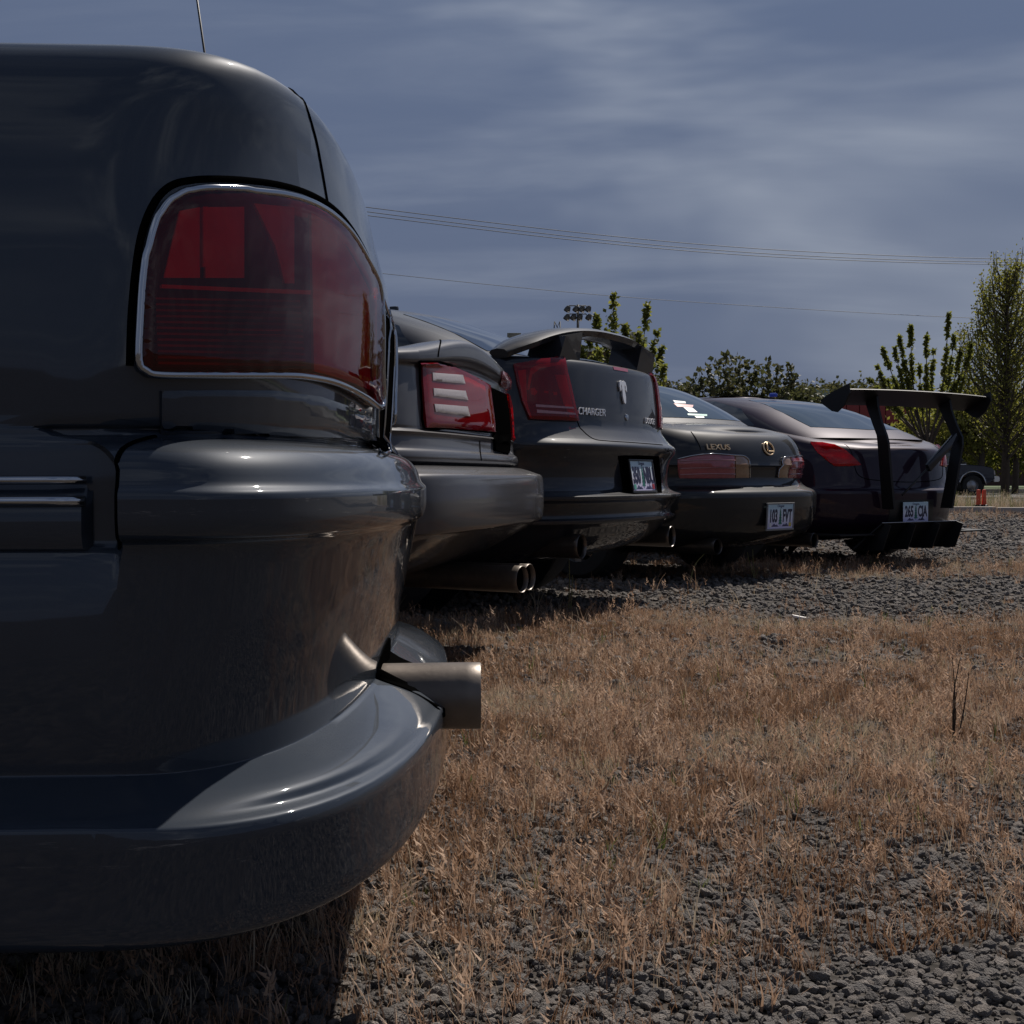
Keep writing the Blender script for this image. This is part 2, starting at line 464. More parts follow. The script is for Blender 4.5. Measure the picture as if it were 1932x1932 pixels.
class Car:
    def __init__(self, name, origin, alpha, label, cat, group):
        self.al = R(alpha)
        self.root = empty(name, (origin[0], origin[1], 0), self.al - math.pi / 2, label, cat, group)
        self.o = Vector((origin[0], origin[1], 0))
        self.r = Vector((math.sin(self.al), -math.cos(self.al), 0))
        self.w = Vector((math.cos(self.al), math.sin(self.al), 0))
        self.V, self.F = [], []
        self.bvh = None
    def to_local(self, p):
        d = Vector(p) - self.o
        return Vector((d.dot(self.r), d.dot(self.w), d.z))
    def add_shell(self, name_fn, mat, V, F):
        """split faces into named parts, keep everything for ray casting"""
        off = len(self.V)
        self.V += V; self.F += [[q + off for q in f] for f in F]
        groups = {}
        for f in F:
            c = sum((V[q] for q in f), Vector()) / len(f)
            groups.setdefault(name_fn(c), []).append(f)
        for nm, fs in groups.items():
            v2, f2 = compact(V, fs)
            mesh_obj(nm, v2, f2, mat, self.root, True, 50)
        tri = []
        for f in self.F:
            for k in range(1, len(f) - 1): tri.append((f[0], f[k], f[k + 1]))
        self.bvh = BVHTree.FromPolygons(self.V, tri, epsilon=0.0)
    def cast(self, o, d):
        loc, nor, i, dist = self.bvh.ray_cast(o, d.normalized())
        if loc is None: return None
        if nor.dot(d) > 0: nor = -nor
        return loc, nor
    def px(self, x, y, near=None):
        o = self.to_local((0, 0, CAM_H))
        d0 = px_ray(x, y)
        d = Vector((d0.dot(self.r), d0.dot(self.w), d0.z))
        h = self.cast(o, d)
        if h: return h
        t = near if near else 6.0
        best = None
        for s in range(40):
            q = o + d * (t * (0.7 + 0.6 * s / 39))
            l, n_, i, ds = self.bvh.find_nearest(q)
            if best is None or ds < best[0]: best = (ds, l, n_)
        return best[1], best[2]
    def mapper(self, mode):
        if mode == 'px':
            near = (self.o - Vector((0, 0, 0))).length
            return lambda x, y: self.px(x, y, near)
        def f(x, y):
            if mode == 'rear': o, d = Vector((8, x, y)), Vector((-1, 0, 0))
            elif mode == 'front': o, d = Vector((-12, x, y)), Vector((1, 0, 0))
            elif mode == 'left': o, d = Vector((x, -8, y)), Vector((0, 1, 0))
            elif mode == 'right': o, d = Vector((x, 8, y)), Vector((0, -1, 0))
            elif mode == 'top': o, d = Vector((x, y, 8)), Vector((0, 0, -1))
            h = self.cast(o, d)
            if h: return h
            l, n_, i, ds = self.bvh.find_nearest(o + d * 8)
            return l, n_
        return f
    def patch(self, name, poly, mat, mode='px', off=0.004, step=None, dome=0.0, edge=None, thick=0.012, parent=None,
              curve=True, mirror=False, sub=5):
        """plate that follows the body: outline given in the photograph (px) or as seen square-on"""
        mp = self.mapper(mode)
        if step is None: step = 9.0 if mode == 'px' else 0.045
        out = smooth_path([(p[0], p[1], 0) for p in poly], sub, True) if curve else straight_path([(p[0], p[1], 0) for p in poly], step, True)
        o2 = [Vector((p.x, p.y)) for p in out]
        n = len(o2)
        xs = [p.x for p in o2]; ys = [p.y for p in o2]
        def inside(q):
            c = False; j = n - 1
            for i in range(n):
                a, b = o2[i], o2[j]
                if (a.y > q.y) != (b.y > q.y) and q.x < (b.x - a.x) * (q.y - a.y) / (b.y - a.y) + a.x: c = not c
                j = i
            return c
        def bd(q): return min((q - p).length for p in o2)
        pts = list(o2)
        yy = min(ys) + step * 0.5; rowi = 0
        while yy < max(ys):
            xx = min(xs) + step * (0.5 if rowi % 2 else 0.0)
            while xx < max(xs):
                q = Vector((xx, yy))
                if inside(q) and bd(q) > step * 0.5: pts.append(q)
                xx += step
            yy += step * 0.87; rowi += 1
        vv, ee, ff, *_ = delaunay_2d_cdt(pts, [(i, (i + 1) % n) for i in range(n)], [], 1, 1e-6)
        edge = edge or step * 2
        V, Nn = [], []
        for q in vv:
            l, nr = mp(q.x, q.y)
            e = min(1.0, bd(q) / edge); e = e * (2 - e)
            V.append(l + nr * (off + dome * e)); Nn.append((l, nr))
        fs = []
        for f in ff:
            f = list(f)
            nrm = (V[f[1]] - V[f[0]]).cross(V[f[2]] - V[f[0]])
            if nrm.dot(Nn[f[0]][1]) < 0: f.reverse()
            fs.append(f)
        # rim
        cnt = {}
        for f in fs:
            for k in range(len(f)):
                a, b = f[k], f[(k + 1) % len(f)]; cnt[(a, b)] = cnt.get((a, b), 0) + 1
        low = {}
        for (a, b) in list(cnt):
            if (b, a) not in cnt:
                for q in (a, b):
                    if q not in low:
                        low[q] = len(V); V.append(Nn[q][0] - Nn[q][1] * thick)
                fs.append([b, a, low[a], low[b]])
        o = mesh_obj(name, V, fs, mat, parent or self.root, True, 50)
        if mirror:
            Vm = [Vector((v.x, -v.y, v.z)) for v in V]
            om = mesh_obj(name, Vm, [f[::-1] for f in fs], mat, mirror if not isinstance(mirror, bool) else (parent or self.root), True, 50)
            return o, om
        return o
    def line(self, name, pts, rad, mat, mode='px', off=0.0, closed=False, parent=None, mirror=False, sub=6, seg=8):
        mp = self.mapper(mode)
        path = smooth_path([(p[0], p[1], 0) for p in pts], sub, closed)
        P = []
        for q in path:
            l, nr = mp(q.x, q.y); P.append(l + nr * off)
        # relax jumps
        o = tube(name, P, rad, mat, parent or self.root, seg, closed)
        if mirror:
            Pm = [Vector((p.x, -p.y, p.z)) for p in P]
            return o, tube(name, Pm, rad, mat, mirror if not isinstance(mirror, bool) else (parent or self.root), seg, closed)
        return o
    def wheel(self, x, y, r, width):
        """tyre with tread shoulders, rim with spokes; axle along y"""
        s = -1 if y < 0 else 1
        pr = [(-width / 2, r * 0.62), (-width / 2, r * 0.9), (-width / 2 + 0.02, r * 0.975), (-width * 0.3, r), (0, r * 1.003), (width * 0.3, r), (width / 2 - 0.02, r * 0.975), (width / 2, r * 0.9), (width / 2, r * 0.62)]
        t = lathe('wheel', pr, M_RUBBER, self.root, 'Y', 40, (x, y, r), 30)
        bm = bmesh.new()
        v, f = lathe_geo([(s * width * 0.46, r * 0.63), (s * width * 0.40, r * 0.60), (s * width * 0.1, r * 0.56), (-s * width * 0.3, r * 0.54)], 'Y', 32, (x, y, r))
        base = [bm.verts.new(q) for q in v]
        for q in f: bm.faces.new([base[k] for k in q])
        for k in range(5):
            th = 2 * math.pi * k / 5 + 0.3
            m = Matrix.Translation((x, y + s * width * 0.38, r)) @ Matrix.Rotation(th, 4, 'Y') @ Matrix.Translation((r * 0.32, 0, 0)) @ Matrix.Diagonal((r * 0.6, 0.03, 0.055, 1))
            bmesh.ops.create_cube(bm, size=1, matrix=m)
        bmesh.ops.create_cone(bm, cap_ends=True, segments=16, radius1=r * 0.14, radius2=r * 0.11, depth=0.05, matrix=Matrix.Translation((x, y + s * width * 0.40, r)) @ Matrix.Rotation(math.pi / 2, 4, 'X'))
        bm_obj('rim', bm, M_RIM, t)
        lathe('brake_disc', [(0, 0.03), (0, r * 0.5), (-s * 0.02, r * 0.5)], M_PIPE, t, 'Y', 24, (x, y + s * width * 0.15, r))
        return t
def pipe(name, end, direction, length, r, mat, parent, rot_n=24):
    """open exhaust tip with wall thickness and sooty bore"""
    d = Vector(direction).normalized()
    q = Vector((1, 0, 0)).rotation_difference(d).to_matrix()
    pr = [(-length, r * 0.93), (-0.02, r), (0, r), (0.002, r * 0.97), (0.0, r * 0.93), (-0.02, r * 0.90), (-0.12, r * 0.88)]
    v, f = lathe_geo(pr, 'X', rot_n)
    v = [q @ p + Vector(end) for p in v]
    o = mesh_obj(name, v, f, mat, parent, True, 50)
    v, f = lathe_geo([(-0.018, r * 0.895), (-0.11, r * 0.87), (-0.11, 0.001)], 'X', rot_n)
    v = [q @ p + Vector(end) for p in v]
    mesh_obj('bore', v, f, M_SOOT, o)
    return o
def text_mesh(body, size, depth=0.0, bold=False, shear=0.0):
    cu = bpy.data.curves.new('lettering', 'FONT'); cu.body = body; cu.size = size; cu.extrude = depth
    cu.align_x = 'CENTER'; cu.align_y = 'CENTER'; cu.resolution_u = 3; cu.shear = shear
    if bold: cu.offset = size * 0.032
    o = bpy.data.objects.new('lettering', cu); COL.objects.link(o)
    bpy.context.view_layer.update()
    me = bpy.data.meshes.new_from_object(o.evaluated_get(bpy.context.evaluated_depsgraph_get()))
    bpy.data.objects.remove(o); bpy.data.curves.remove(cu)
    return me
def place_flat(me, centre, normal, xdir, sx=1.0, sy=1.0):
    n = Vector(normal).normalized(); x = (Vector(xdir) - n * Vector(xdir).dot(n)).normalized(); y = n.cross(x)
    me.transform(Matrix(((x.x * sx, y.x * sy, n.x, centre[0]), (x.y * sx, y.y * sy, n.y, centre[1]), (x.z * sx, y.z * sy, n.z, centre[2]), (0, 0, 0, 1))))
    return me
def text_part(name, body, size, centre, normal, xdir, mat, parent, depth=0.001, bold=False, sx=1.0, sy=1.0, shear=0.0):
    me = text_mesh(body, size, depth, bold, shear); me.name = name
    place_flat(me, centre, normal, xdir, sx, sy)
    me.materials.clear(); me.materials.append(mat)
    return link(bpy.data.objects.new(name, me), parent)

# the plate print: pale sky over blue hills, a fir in the middle
def plate_material():
    m, nt, b = new_mat('plate_print')
    N, L = nt.nodes, nt.links
    tc = N.new('ShaderNodeTexCoord'); sp = N.new('ShaderNodeSeparateXYZ'); L.new(tc.outputs['Object'], sp.inputs[0])
    cr = N.new('ShaderNodeValToRGB')
    mr = N.new('ShaderNodeMapRange'); mr.inputs['From Min'].default_value = -0.08; mr.inputs['From Max'].default_value = 0.08
    L.new(sp.outputs['Z'], mr.inputs['Value']); L.new(mr.outputs[0], cr.inputs[0])
    e = cr.color_ramp.elements
    e[0].position = 0.1; e[0].color = (0.55, 0.52, 0.74, 1)
    e[1].position = 0.9; e[1].color = (0.45, 0.62, 0.70, 1)
    q = e.new(0.45); q.color = (0.74, 0.74, 0.82, 1)
    L.new(cr.outputs[0], b.inputs['Base Color'])
    b.inputs['Roughness'].default_value = 0.35
    return m
M_PLATE = plate_material()
M_UNITLIKE = pbr('plate_frame_grey', (0.2, 0.2, 0.2), 0.4)
M_INK = pbr('plate_ink', (0.010, 0.010, 0.045), 0.4)
M_FIR = pbr('plate_fir_green', (0.015, 0.16, 0.12), 0.4)
M_HILL = pbr('plate_hill_purple', (0.05, 0.045, 0.13), 0.4)
M_STK_R = pbr('sticker_red', (0.35, 0.02, 0.03), 0.4)
M_STK_G = pbr('sticker_green', (0.10, 0.35, 0.28), 0.4)
M_STK_W = pbr('sticker_white', (0.65, 0.65, 0.65), 0.4)
M_STK_Y = pbr('sticker_yellow', (0.55, 0.42, 0.08), 0.4)
def plate(car, centre, normal, chars, frame_mat, stickers, w=0.305, h=0.153):
    n = Vector(normal).normalized(); x = Vector((0, 1, 0)); x = (x - n * x.dot(n)).normalized(); y = n.cross(x)
    o = bpy.data.objects.new('license_plate', None)
    bm = bmesh.new(); bm_box(bm, (0, 0, 0), (0.003, w, h), None, 0.001)
    me = bpy.data.meshes.new('license_plate'); bm.to_mesh(me); bm.free(); me.materials.append(M_PLATE)
    bpy.data.objects.remove(o)
    o = link(bpy.data.objects.new('license_plate', me), car.root)
    o.matrix_local = Matrix(((n.x, x.x, y.x, centre[0]), (n.y, x.y, y.y, centre[1]), (n.z, x.z, y.z, centre[2]), (0, 0, 0, 1)))
    N, X = (1, 0, 0), (0, 1, 0)
    a, b = chars.split()
    text_part('plate_lettering', a, 0.105, (0.0027, -w * 0.265, 0.0), N, X, M_INK, o, 0.0006, True, 0.66, 1.12)
    text_part('plate_lettering', b, 0.105, (0.0027, w * 0.265, 0.0), N, X, M_INK, o, 0.0006, True, 0.66, 1.12)
    text_part('state_name', 'Oregon', 0.026, (0.0027, 0, h * 0.40), N, X, M_HILL, o, 0.0004)
    # fir emblem
    V, F = [], []
    def tri(p, q, r_):
        k = len(V); V.extend([Vector((0.0024, *p)), Vector((0.0024, *q)), Vector((0.0024, *r_))]); F.append((k, k + 1, k + 2))
    for k in range(5):
        z0 = -0.052 + k * 0.019; ww = 0.024 * (1 - k * 0.15)
        tri((-ww, z0), (ww, z0), (0, z0 + 0.036))
    tri((-0.004, -0.062), (0.004, -0.062), (0, -0.03))
    mesh_obj('fir_emblem', V, F, M_FIR, o, False)
    V, F = [], []
    def tri(p, q, r_):
        k = len(V); V.extend([Vector((0.0021, *p)), Vector((0.0021, *q)), Vector((0.0021, *r_))]); F.append((k, k + 1, k + 2))
    for (c, ww, hh) in ((-0.075, 0.035, 0.022), (-0.045, 0.028, 0.015), (0.05, 0.03, 0.018), (0.08, 0.032, 0.024)):
        tri((c - ww, -0.068), (c + ww, -0.068), (c, -0.068 + hh))
    mesh_obj('hill_emblem', V, F, M_HILL, o, False)['kind'] = 'stuff'
    for (sy, mat) in stickers:
        box('plate_sticker', (0.0028, sy, -0.056), (0.001, 0.03, 0.026), mat, o, None, 0.0)
    if frame_mat:
        bm = bmesh.new()
        for (cy, cz, sy, sz) in ((0, h / 2, w + 0.016, 0.010), (0, -h / 2, w + 0.016, 0.013), (-w / 2, 0, 0.010, h - 0.012), (w / 2, 0, 0.010, h - 0.012)):
            bm_box(bm, (0.001, cy, cz), (0.010, sy, sz), None, 0.002)
        bm_obj('plate_frame', bm, frame_mat, o)
    return o

# ------------------------------------------------------------------ setting: ground
def ground_material():
    m, nt, b = new_mat('gravel_soil')
    N, L = nt.nodes, nt.links
    tc = N.new('ShaderNodeTexCoord')
    v = N.new('ShaderNodeTexVoronoi'); v.inputs['Scale'].default_value = 38; L.new(tc.outputs['Object'], v.inputs['Vector'])
    n1 = N.new('ShaderNodeTexNoise'); n1.inputs['Scale'].default_value = 0.9; n1.inputs['Detail'].default_value = 8; n1.inputs['Roughness'].default_value = 0.65
    L.new(tc.outputs['Object'], n1.inputs['Vector'])
    cr = N.new('ShaderNodeValToRGB'); L.new(v.outputs['Color'], cr.inputs[0])
    e = cr.color_ramp.elements
    e[0].position = 0.1; e[0].color = (0.030, 0.027, 0.024, 1); e[1].position = 0.95; e[1].color = (0.085, 0.075, 0.067, 1)
    mr = N.new('ShaderNodeMapRange'); mr.inputs['From Min'].default_value = 0.48; mr.inputs['From Max'].default_value = 0.66; mr.inputs['To Max'].default_value = 0.75
    L.new(n1.outputs['Fac'], mr.inputs['Value'])
    mx = N.new('ShaderNodeMix'); mx.data_type = 'RGBA'; L.new(mr.outputs[0], mx.inputs['Factor'])
    L.new(cr.outputs[0], mx.inputs[6]); mx.inputs[7].default_value = (0.050, 0.038, 0.029, 1)
    L.new(mx.outputs[2], b.inputs['Base Color']); b.inputs['Roughness'].default_value = 0.95
    b.inputs['Specular IOR Level'].default_value = 0.15
    bp = N.new('ShaderNodeBump'); bp.inputs['Strength'].default_value = 0.9; bp.inputs['Distance'].default_value = 0.012
    L.new(v.outputs['Distance'], bp.inputs['Height']); L.new(bp.outputs[0], b.inputs['Normal'])
    return m
M_GROUND = ground_material()
g = mesh_obj('ground', [(-2500, -2500, 0), (2500, -2500, 0), (2500, 2500, 0), (-2500, 2500, 0)], [(0, 1, 2, 3)], M_GROUND, None, False)
tag(g, 'gravel lot of grey stones and brown soil', None, None, 'structure')

# ------------------------------------------------------------------ cars
GROUP = 'dark cars parked in a curved row on the gravel'
def simple_cabin(car, rows, dflt, mat, crown=0.025):
    V, F = shell(rows, dflt, None, 3, 40, None, crown, False, 10)
    car.add_shell(lambda c: 'cabin', mat, V, F)

# ---- car 1: the big graphite sedan with the chrome-framed lamp
c1 = Car('sedan', (-0.15, 2.25), 93, 'graphite sedan with chrome-framed red tail lamp and flared rear lip', 'car', GROUP)
d1 = dict(D=0.21, n=2.7, B=0.045, F=-5.3, Df=0.5, nf=3.0)
sh1 = lambda x: 0.0 if x > -1.6 else (-0.02 * min(1, (-1.6 - x)) if x > -3.4 else -0.02 - 0.13 * ((-3.4 - x) / 1.9) ** 1.3)
rows1 = [
    dict(z=0.302, zf=0.245, A=0.0, W=0.91, D=0.40, n=2.4, B=-0.05),
    dict(z=0.309, zf=0.252, A=0.034, W=0.947, D=0.40, n=2.4, B=-0.05),
    dict(z=0.320, zf=0.264, A=0.046, W=0.955, D=0.40, n=2.4, B=-0.05),
    dict(z=0.385, zf=0.366, A=0.045, W=0.955, D=0.38, n=2.4, B=-0.05),
    dict(z=0.393, zf=0.373, A=0.038, W=0.947, D=0.40, n=2.35, B=-0.05),
    dict(z=0.415, zf=0.386, A=0.004, W=0.897, D=0.29, n=2.6, B=-0.03),
    dict(z=0.440, zf=0.398, A=-0.040, W=0.850, D=0.215, n=2.7, B=0.043),
    dict(z=0.4415, zf=0.3995, A=-0.0405, W=0.8495, D=0.212, n=2.7, B=0.044),
    dict(z=0.478, zf=0.436, A=-0.036, W=0.8525),
    dict(z=0.555, zf=0.53, A=-0.020, W=0.858),
    dict(z=0.622, zf=0.622, A=-0.006, W=0.864, Wf=0.85),
    dict(z=0.634, A=-0.002, W=0.868, Wf=0.84),
    dict(z=0.640, A=0.006, W=0.882, Wf=0.84),
    dict(z=0.660, A=0.010, W=0.888, Wf=0.84),
    dict(z=0.682, A=0.010, W=0.888, Wf=0.84),
    dict(z=0.692, A=0.002, W=0.880, Wf=0.84),
    dict(z=0.712, A=-0.006, W=0.874, Wf=0.84),
    dict(z=0.728, A=-0.020, W=0.862, Wf=0.84),
    dict(z=0.738, A=-0.045, W=0.838, Wf=0.838),
    dict(z=0.743, A=-0.072, W=0.826, Wf=0.836),
    dict(z=0.749, A=-0.072, W=0.826, Wf=0.836, B=0.06),
    dict(z=0.754, A=-0.058, W=0.834, B=0.07),
    dict(z=0.85, A=-0.050, W=0.838, B=0.07),
    dict(z=0.925, A=-0.047, W=0.838, B=0.07),
    dict(z=0.994, A=-0.052, W=0.834, B=0.07, k=0.2),
    dict(z=1.058, A=-0.068, W=0.826, B=0.06, n=3.2, D=0.22, k=0.6),
    dict(z=1.106, A=-0.080, W=0.814, B=0.045, n=3.8, D=0.23, k=1),
    dict(z=1.138, A=-0.088, W=0.798, B=0.035, n=4.2, D=0.24, k=1),
    dict(z=1.155, A=-0.102, W=0.774, B=0.03, n=4.4, D=0.24, k=1),
    dict(z=1.162, A=-0.135, W=0.725, B=0.03, n=4.4, D=0.24, k=1)]
V, F = shell(rows1, d1, sh1, 4, 80, -0.289, 0.03, True, 14, [(-1.32, 0.34, 0.40), (-4.35, 0.34, 0.40)])
def split1(c):
    if c.z < 0.748 and c.x > -0.289: return 'rear_bumper'
    if c.z > 0.95 and c.x > -1.1 and abs(c.y) < 0.60: return 'trunk_lid'
    return 'body'
c1.add_shell(split1, M_PAINT1, V, F)
simple_cabin(c1, [dict(z=1.13, A=-1.15, W=0.74, F=-3.7), dict(z=1.28, A=-1.35, W=0.70, F=-3.35), dict(z=1.45, A=-1.6, W=0.62, F=-2.95), dict(z=1.52, A=-1.8, W=0.54, F=-2.75), dict(z=1.54, A=-2.0, W=0.42, F=-2.6)],
             dict(D=0.3, n=4, B=0.05, Df=0.35, nf=4), M_PAINT1)
for xw in (-1.32, -4.35):
    for s in (-1, 1): c1.wheel(xw, s * 0.73, 0.34, 0.225)
c1.patch('rear_window', [(-0.55, 1.22), (0.55, 1.22), (0.48, 1.46), (-0.48, 1.46)], M_GLASS, 'rear', 0.003, curve=False)
c1.patch('windshield', [(-0.55, 1.2), (0.55, 1.2), (0.48, 1.45), (-0.48, 1.45)], M_GLASS, 'front', 0.003, curve=False)
for md in ('left', 'right'):
    c1.patch('side_window', [(-1.75, 1.2), (-2.45, 1.2), (-2.45, 1.45), (-1.9, 1.45)], M_GLASS, md, 0.003, curve=False)
    c1.patch('side_window', [(-2.53, 1.2), (-3.2, 1.2), (-2.85, 1.45), (-2.53, 1.45)], M_GLASS, md, 0.003, curve=False)
LENS1 = [(260, 680), (262, 607), (268, 520), (279, 455), (297, 405), (323, 376), (361, 361), (416, 359), (477, 363), (529, 370), (574, 385), (612, 408), (646, 442), (675, 488), (700, 539), (706, 600), (706, 700), (706, 766), (676, 750), (641, 731), (607, 718), (563, 710), (520, 707), (390, 707), (297, 707), (272, 700)]
gasket, gasket_m = c1.patch('tail_lamp', LENS1, M_HOUSING, 'px', 0.002, 11, 0, None, 0.01, mirror=True, curve=True, sub=3)
c1.patch('lens', LENS1, M_RED_LENS, 'px', 0.013, 9, 0.004, 26, 0.006, parent=gasket, mirror=gasket_m, sub=4)
def inner1(name, poly, mat, off=0.005): c1.patch(name, poly, mat, 'px', off, 10, 0, None, 0.002, parent=gasket, mirror=gasket_m, curve=False)
inner1('reflector', [(335, 400), (372, 393), (372, 525), (306, 525)], M_RED_IN)
inner1('reflector', [(383, 393), (454, 392), (454, 525), (382, 525)], M_REDHOT)
inner1('reflector_edge', [(374, 394), (381, 394), (381, 505), (374, 505)], M_REDHOT, 0.009)
inner1('reflector', [(472, 385), (548, 392), (548, 535), (530, 535), (512, 465)], M_RED_IN)
inner1('reflector', [(580, 402), (625, 430), (660, 490), (690, 548), (692, 735), (640, 715), (585, 700)], M_RED_IN)
inner1('divider', [(300, 538), (575, 548), (575, 556), (300, 545)], M_REDHOT, 0.008)
inner1('bulb', [(420, 622), (520, 622), (524, 632), (420, 631)], M_AMBER_IN, 0.007)
inner1('reflector', [(292, 562), (560, 566), (572, 690), (296, 690)], M_AMBER_DK, 0.004)
for yy in range(566, 694, 11):
    inner1('rib', [(290, yy), (540, yy + 4), (572, yy + 6), (572, yy + 12), (540, yy + 10), (290, yy + 6)], M_HOUSING, 0.008)
c1.line('chrome_surround', [(p[0], p[1]) for p in LENS1], 0.0044, M_CHROME, 'px', 0.012, True, parent=gasket, mirror=gasket_m, sub=4)
OUT1 = [(245, 690), (248, 600), (256, 510), (268, 440), (290, 385), (320, 352), (362, 340), (420, 338), (480, 342), (532, 350), (582, 365), (628, 392), (664, 432), (694, 485), (714, 540)]
c1.line('lamp_recess', OUT1, 0.0045, M_GAP, 'px', -0.0015, False, mirror=True, sub=5)
c1.patch('filler_panel', [(303, 737), (420, 736), (520, 737), (600, 748), (660, 768), (703, 792), (702, 828), (640, 821), (560, 817), (303, 820)], M_PAINT1, 'px', 0.004, 10, 0.001, 8, 0.01, mirror=True, curve=False)
rec, rec_m = c1.patch('plate_recess', [(713, 565), (727, 592), (740, 628), (740, 790), (736, 850), (711, 843)], M_GAP, 'px', 0.002, 9, 0, None, 0.01, mirror=True, curve=False)
c1.line('recess_trim', [(712, 560), (728, 592), (741, 626), (742, 720), (741, 800), (737, 852), (710, 845), (711, 700)], 0.0022, M_CHROME, 'px', 0.004, True, parent=rec, mirror=rec_m, sub=4)
c1.line('trunk_gap', [(552, 148), (575, 195), (595, 260), (607, 320), (616, 372), (620, 392)], 0.0022, M_GAP, 'px', -0.0004, False, mirror=True)
for md in ('left', 'right'):
    c1.line('bumper_gap', [(-0.287, 0.628), (-0.287, 0.66), (-0.288, 0.70), (-0.283, 0.728), (-0.26, 0.741)], 0.0028, M_GAP, md, 0.0)
# side moulding with chrome bead, along both flanks
for s in (-1, 1):
    bm = bmesh.new()
    prof = [(0.836, 0.622), (0.852, 0.628), (0.857, 0.642), (0.857, 0.668), (0.853, 0.678), (0.836, 0.698)]
    xs = [-0.318, -0.326, -0.36, -0.9]
    ringv = []
    for i, x in enumerate(xs):
        k = 0.4 if i == 0 else 1.0
        ringv.append([bm.verts.new((x, s * (0.836 + (p[0] - 0.836) * k), p[1])) for p in prof])
    for a, b in zip(ringv, ringv[1:]):
        for k in range(len(prof) - 1): bm.faces.new((a[k], a[k + 1], b[k + 1], b[k]))
    bm.faces.new(ringv[0])
    bmesh.ops.recalc_face_normals(bm, faces=bm.faces)
    mo = bm_obj('side_moulding', bm, M_PAINT1, c1.root, True, 35)
    tube('chrome_bead', [(-0.322, s * 0.852, 0.697), (-0.36, s * 0.853, 0.697), (-0.9, s * 0.853, 0.695)], 0.0045, M_CHROME, mo, 8)
    tube('chrome_bead', [(-0.322, s * 0.857, 0.676), (-0.36, s * 0.858, 0.676), (-0.9, s * 0.858, 0.674)], 0.0055, M_CHROME, mo, 8)
# exhaust through the apron on the left, a dark patch round it painting the shade of an uncut opening
pe = c1.to_local(at_depth(905, 1312, 1.95))
c1.patch('exhaust_hole_shade', [(pe.y - 0.06, 0.37), (pe.y - 0.065, 0.41), (pe.y - 0.03, 0.45), (pe.y + 0.07, 0.465), (pe.y + 0.12, 0.43), (pe.y + 0.10, 0.37)], M_GAP, 'rear', 0.002, 0.03, curve=True)
pipe('exhaust_pipe', pe, (1, -0.03, 0.0), 0.32, 0.047, M_PIPE, c1.root, 40)
# whip aerial on the far rear wing
ab = c1.to_local(at_depth(430, 112, 2.75)); at_ = c1.to_local(at_depth(345, -190, 2.75))
ab.z = 1.16
tube('aerial', [ab, ab.lerp(at_, 0.3) + Vector((0.004, 0, 0)), at_], [0.0035, 0.0028, 0.0018], M_BLACK, c1.root, 8)
lathe('aerial_base', [(0.0, 0.018), (0.012, 0.016), (0.03, 0.007), (0.032, 0.001)], M_BLACK, c1.root, 'Z', 16, ab)

# ---- car 2: gunmetal coupe, lamp bar with a black pocket
c2 = Car('coupe', (-0.10, 5.10), 76, 'gunmetal coupe with three white bars in its red tail lamp', 'car', GROUP)
d2 = dict(D=0.20, n=4.6, B=0.02, F=-4.75, Df=0.5, nf=3.0)
rows2 = [
    dict(z=0.34, A=-0.30, W=0.80), dict(z=0.40, A=-0.14, W=0.84), dict(z=0.46, A=-0.03, W=0.87), dict(z=0.495, A=0.03, W=0.89),
    dict(z=0.505, A=0.045, W=0.895), dict(z=0.515, A=0.06, W=0.89), dict(z=0.522, A=0.082, W=0.90), dict(z=0.60, A=0.092, W=0.90),
    dict(z=0.69, A=0.088, W=0.90), dict(z=0.706, A=0.082, W=0.895), dict(z=0.716, A=0.06, W=0.885), dict(z=0.735, A=0.0, W=0.87),
    dict(z=0.742, A=-0.04, W=0.85), dict(z=0.75, A=-0.02, W=0.855), dict(z=0.765, A=-0.012, W=0.86), dict(z=0.785, A=-0.018, W=0.86), dict(z=0.795, A=-0.03, W=0.858),
    dict(z=0.835, A=-0.035, W=0.857), dict(z=0.848, A=-0.03, W=0.858), dict(z=0.858, A=-0.045, W=0.857),
    dict(z=0.87, A=-0.046, W=0.868), dict(z=0.97, zf=0.96, A=-0.050, W=0.868), dict(z=1.075, zf=1.05, A=-0.060, W=0.862), dict(z=1.10, zf=1.062, A=-0.058, W=0.856),
    dict(z=1.125, zf=1.07, A=-0.04, W=0.85), dict(z=1.175, zf=1.09, A=-0.038, W=0.845), dict(z=1.195, zf=1.105, A=-0.055, W=0.83), dict(z=1.203, zf=1.115, A=-0.09, W=0.80), dict(z=1.198, zf=1.118, A=-0.16, W=0.74)]
V, F = shell(rows2, d2, None, 3, 60, None, 0.025, True, 12, [(-1.05, 0.32, 0.37), (-3.8, 0.32, 0.37)])
c2.add_shell(lambda c: 'rear_bumper' if c.z < 0.745 and c.x > -0.45 else ('trunk_lid' if c.z > 1.0 and c.x > -0.9 and abs(c.y) < 0.62 else 'body'), M_PAINT2, V, F)
simple_cabin(c2, [dict(z=1.10, A=-1.0, W=0.72, F=-3.3), dict(z=1.22, A=-1.2, W=0.68, F=-2.95), dict(z=1.34, A=-1.45, W=0.58, F=-2.6), dict(z=1.37, A=-1.7, W=0.45, F=-2.4)], dict(D=0.3, n=4, B=0.05, Df=0.35, nf=4), M_PAINT2)
c2.patch('rear_window', [(-0.5, 1.22), (0.5, 1.22), (0.45, 1.33), (-0.45, 1.33)], M_GLASS, 'rear', 0.003, curve=False)
c2.patch('windshield', [(-0.5, 1.18), (0.5, 1.18), (0.45, 1.32), (-0.45, 1.32)], M_GLASS, 'front', 0.003, curve=False)
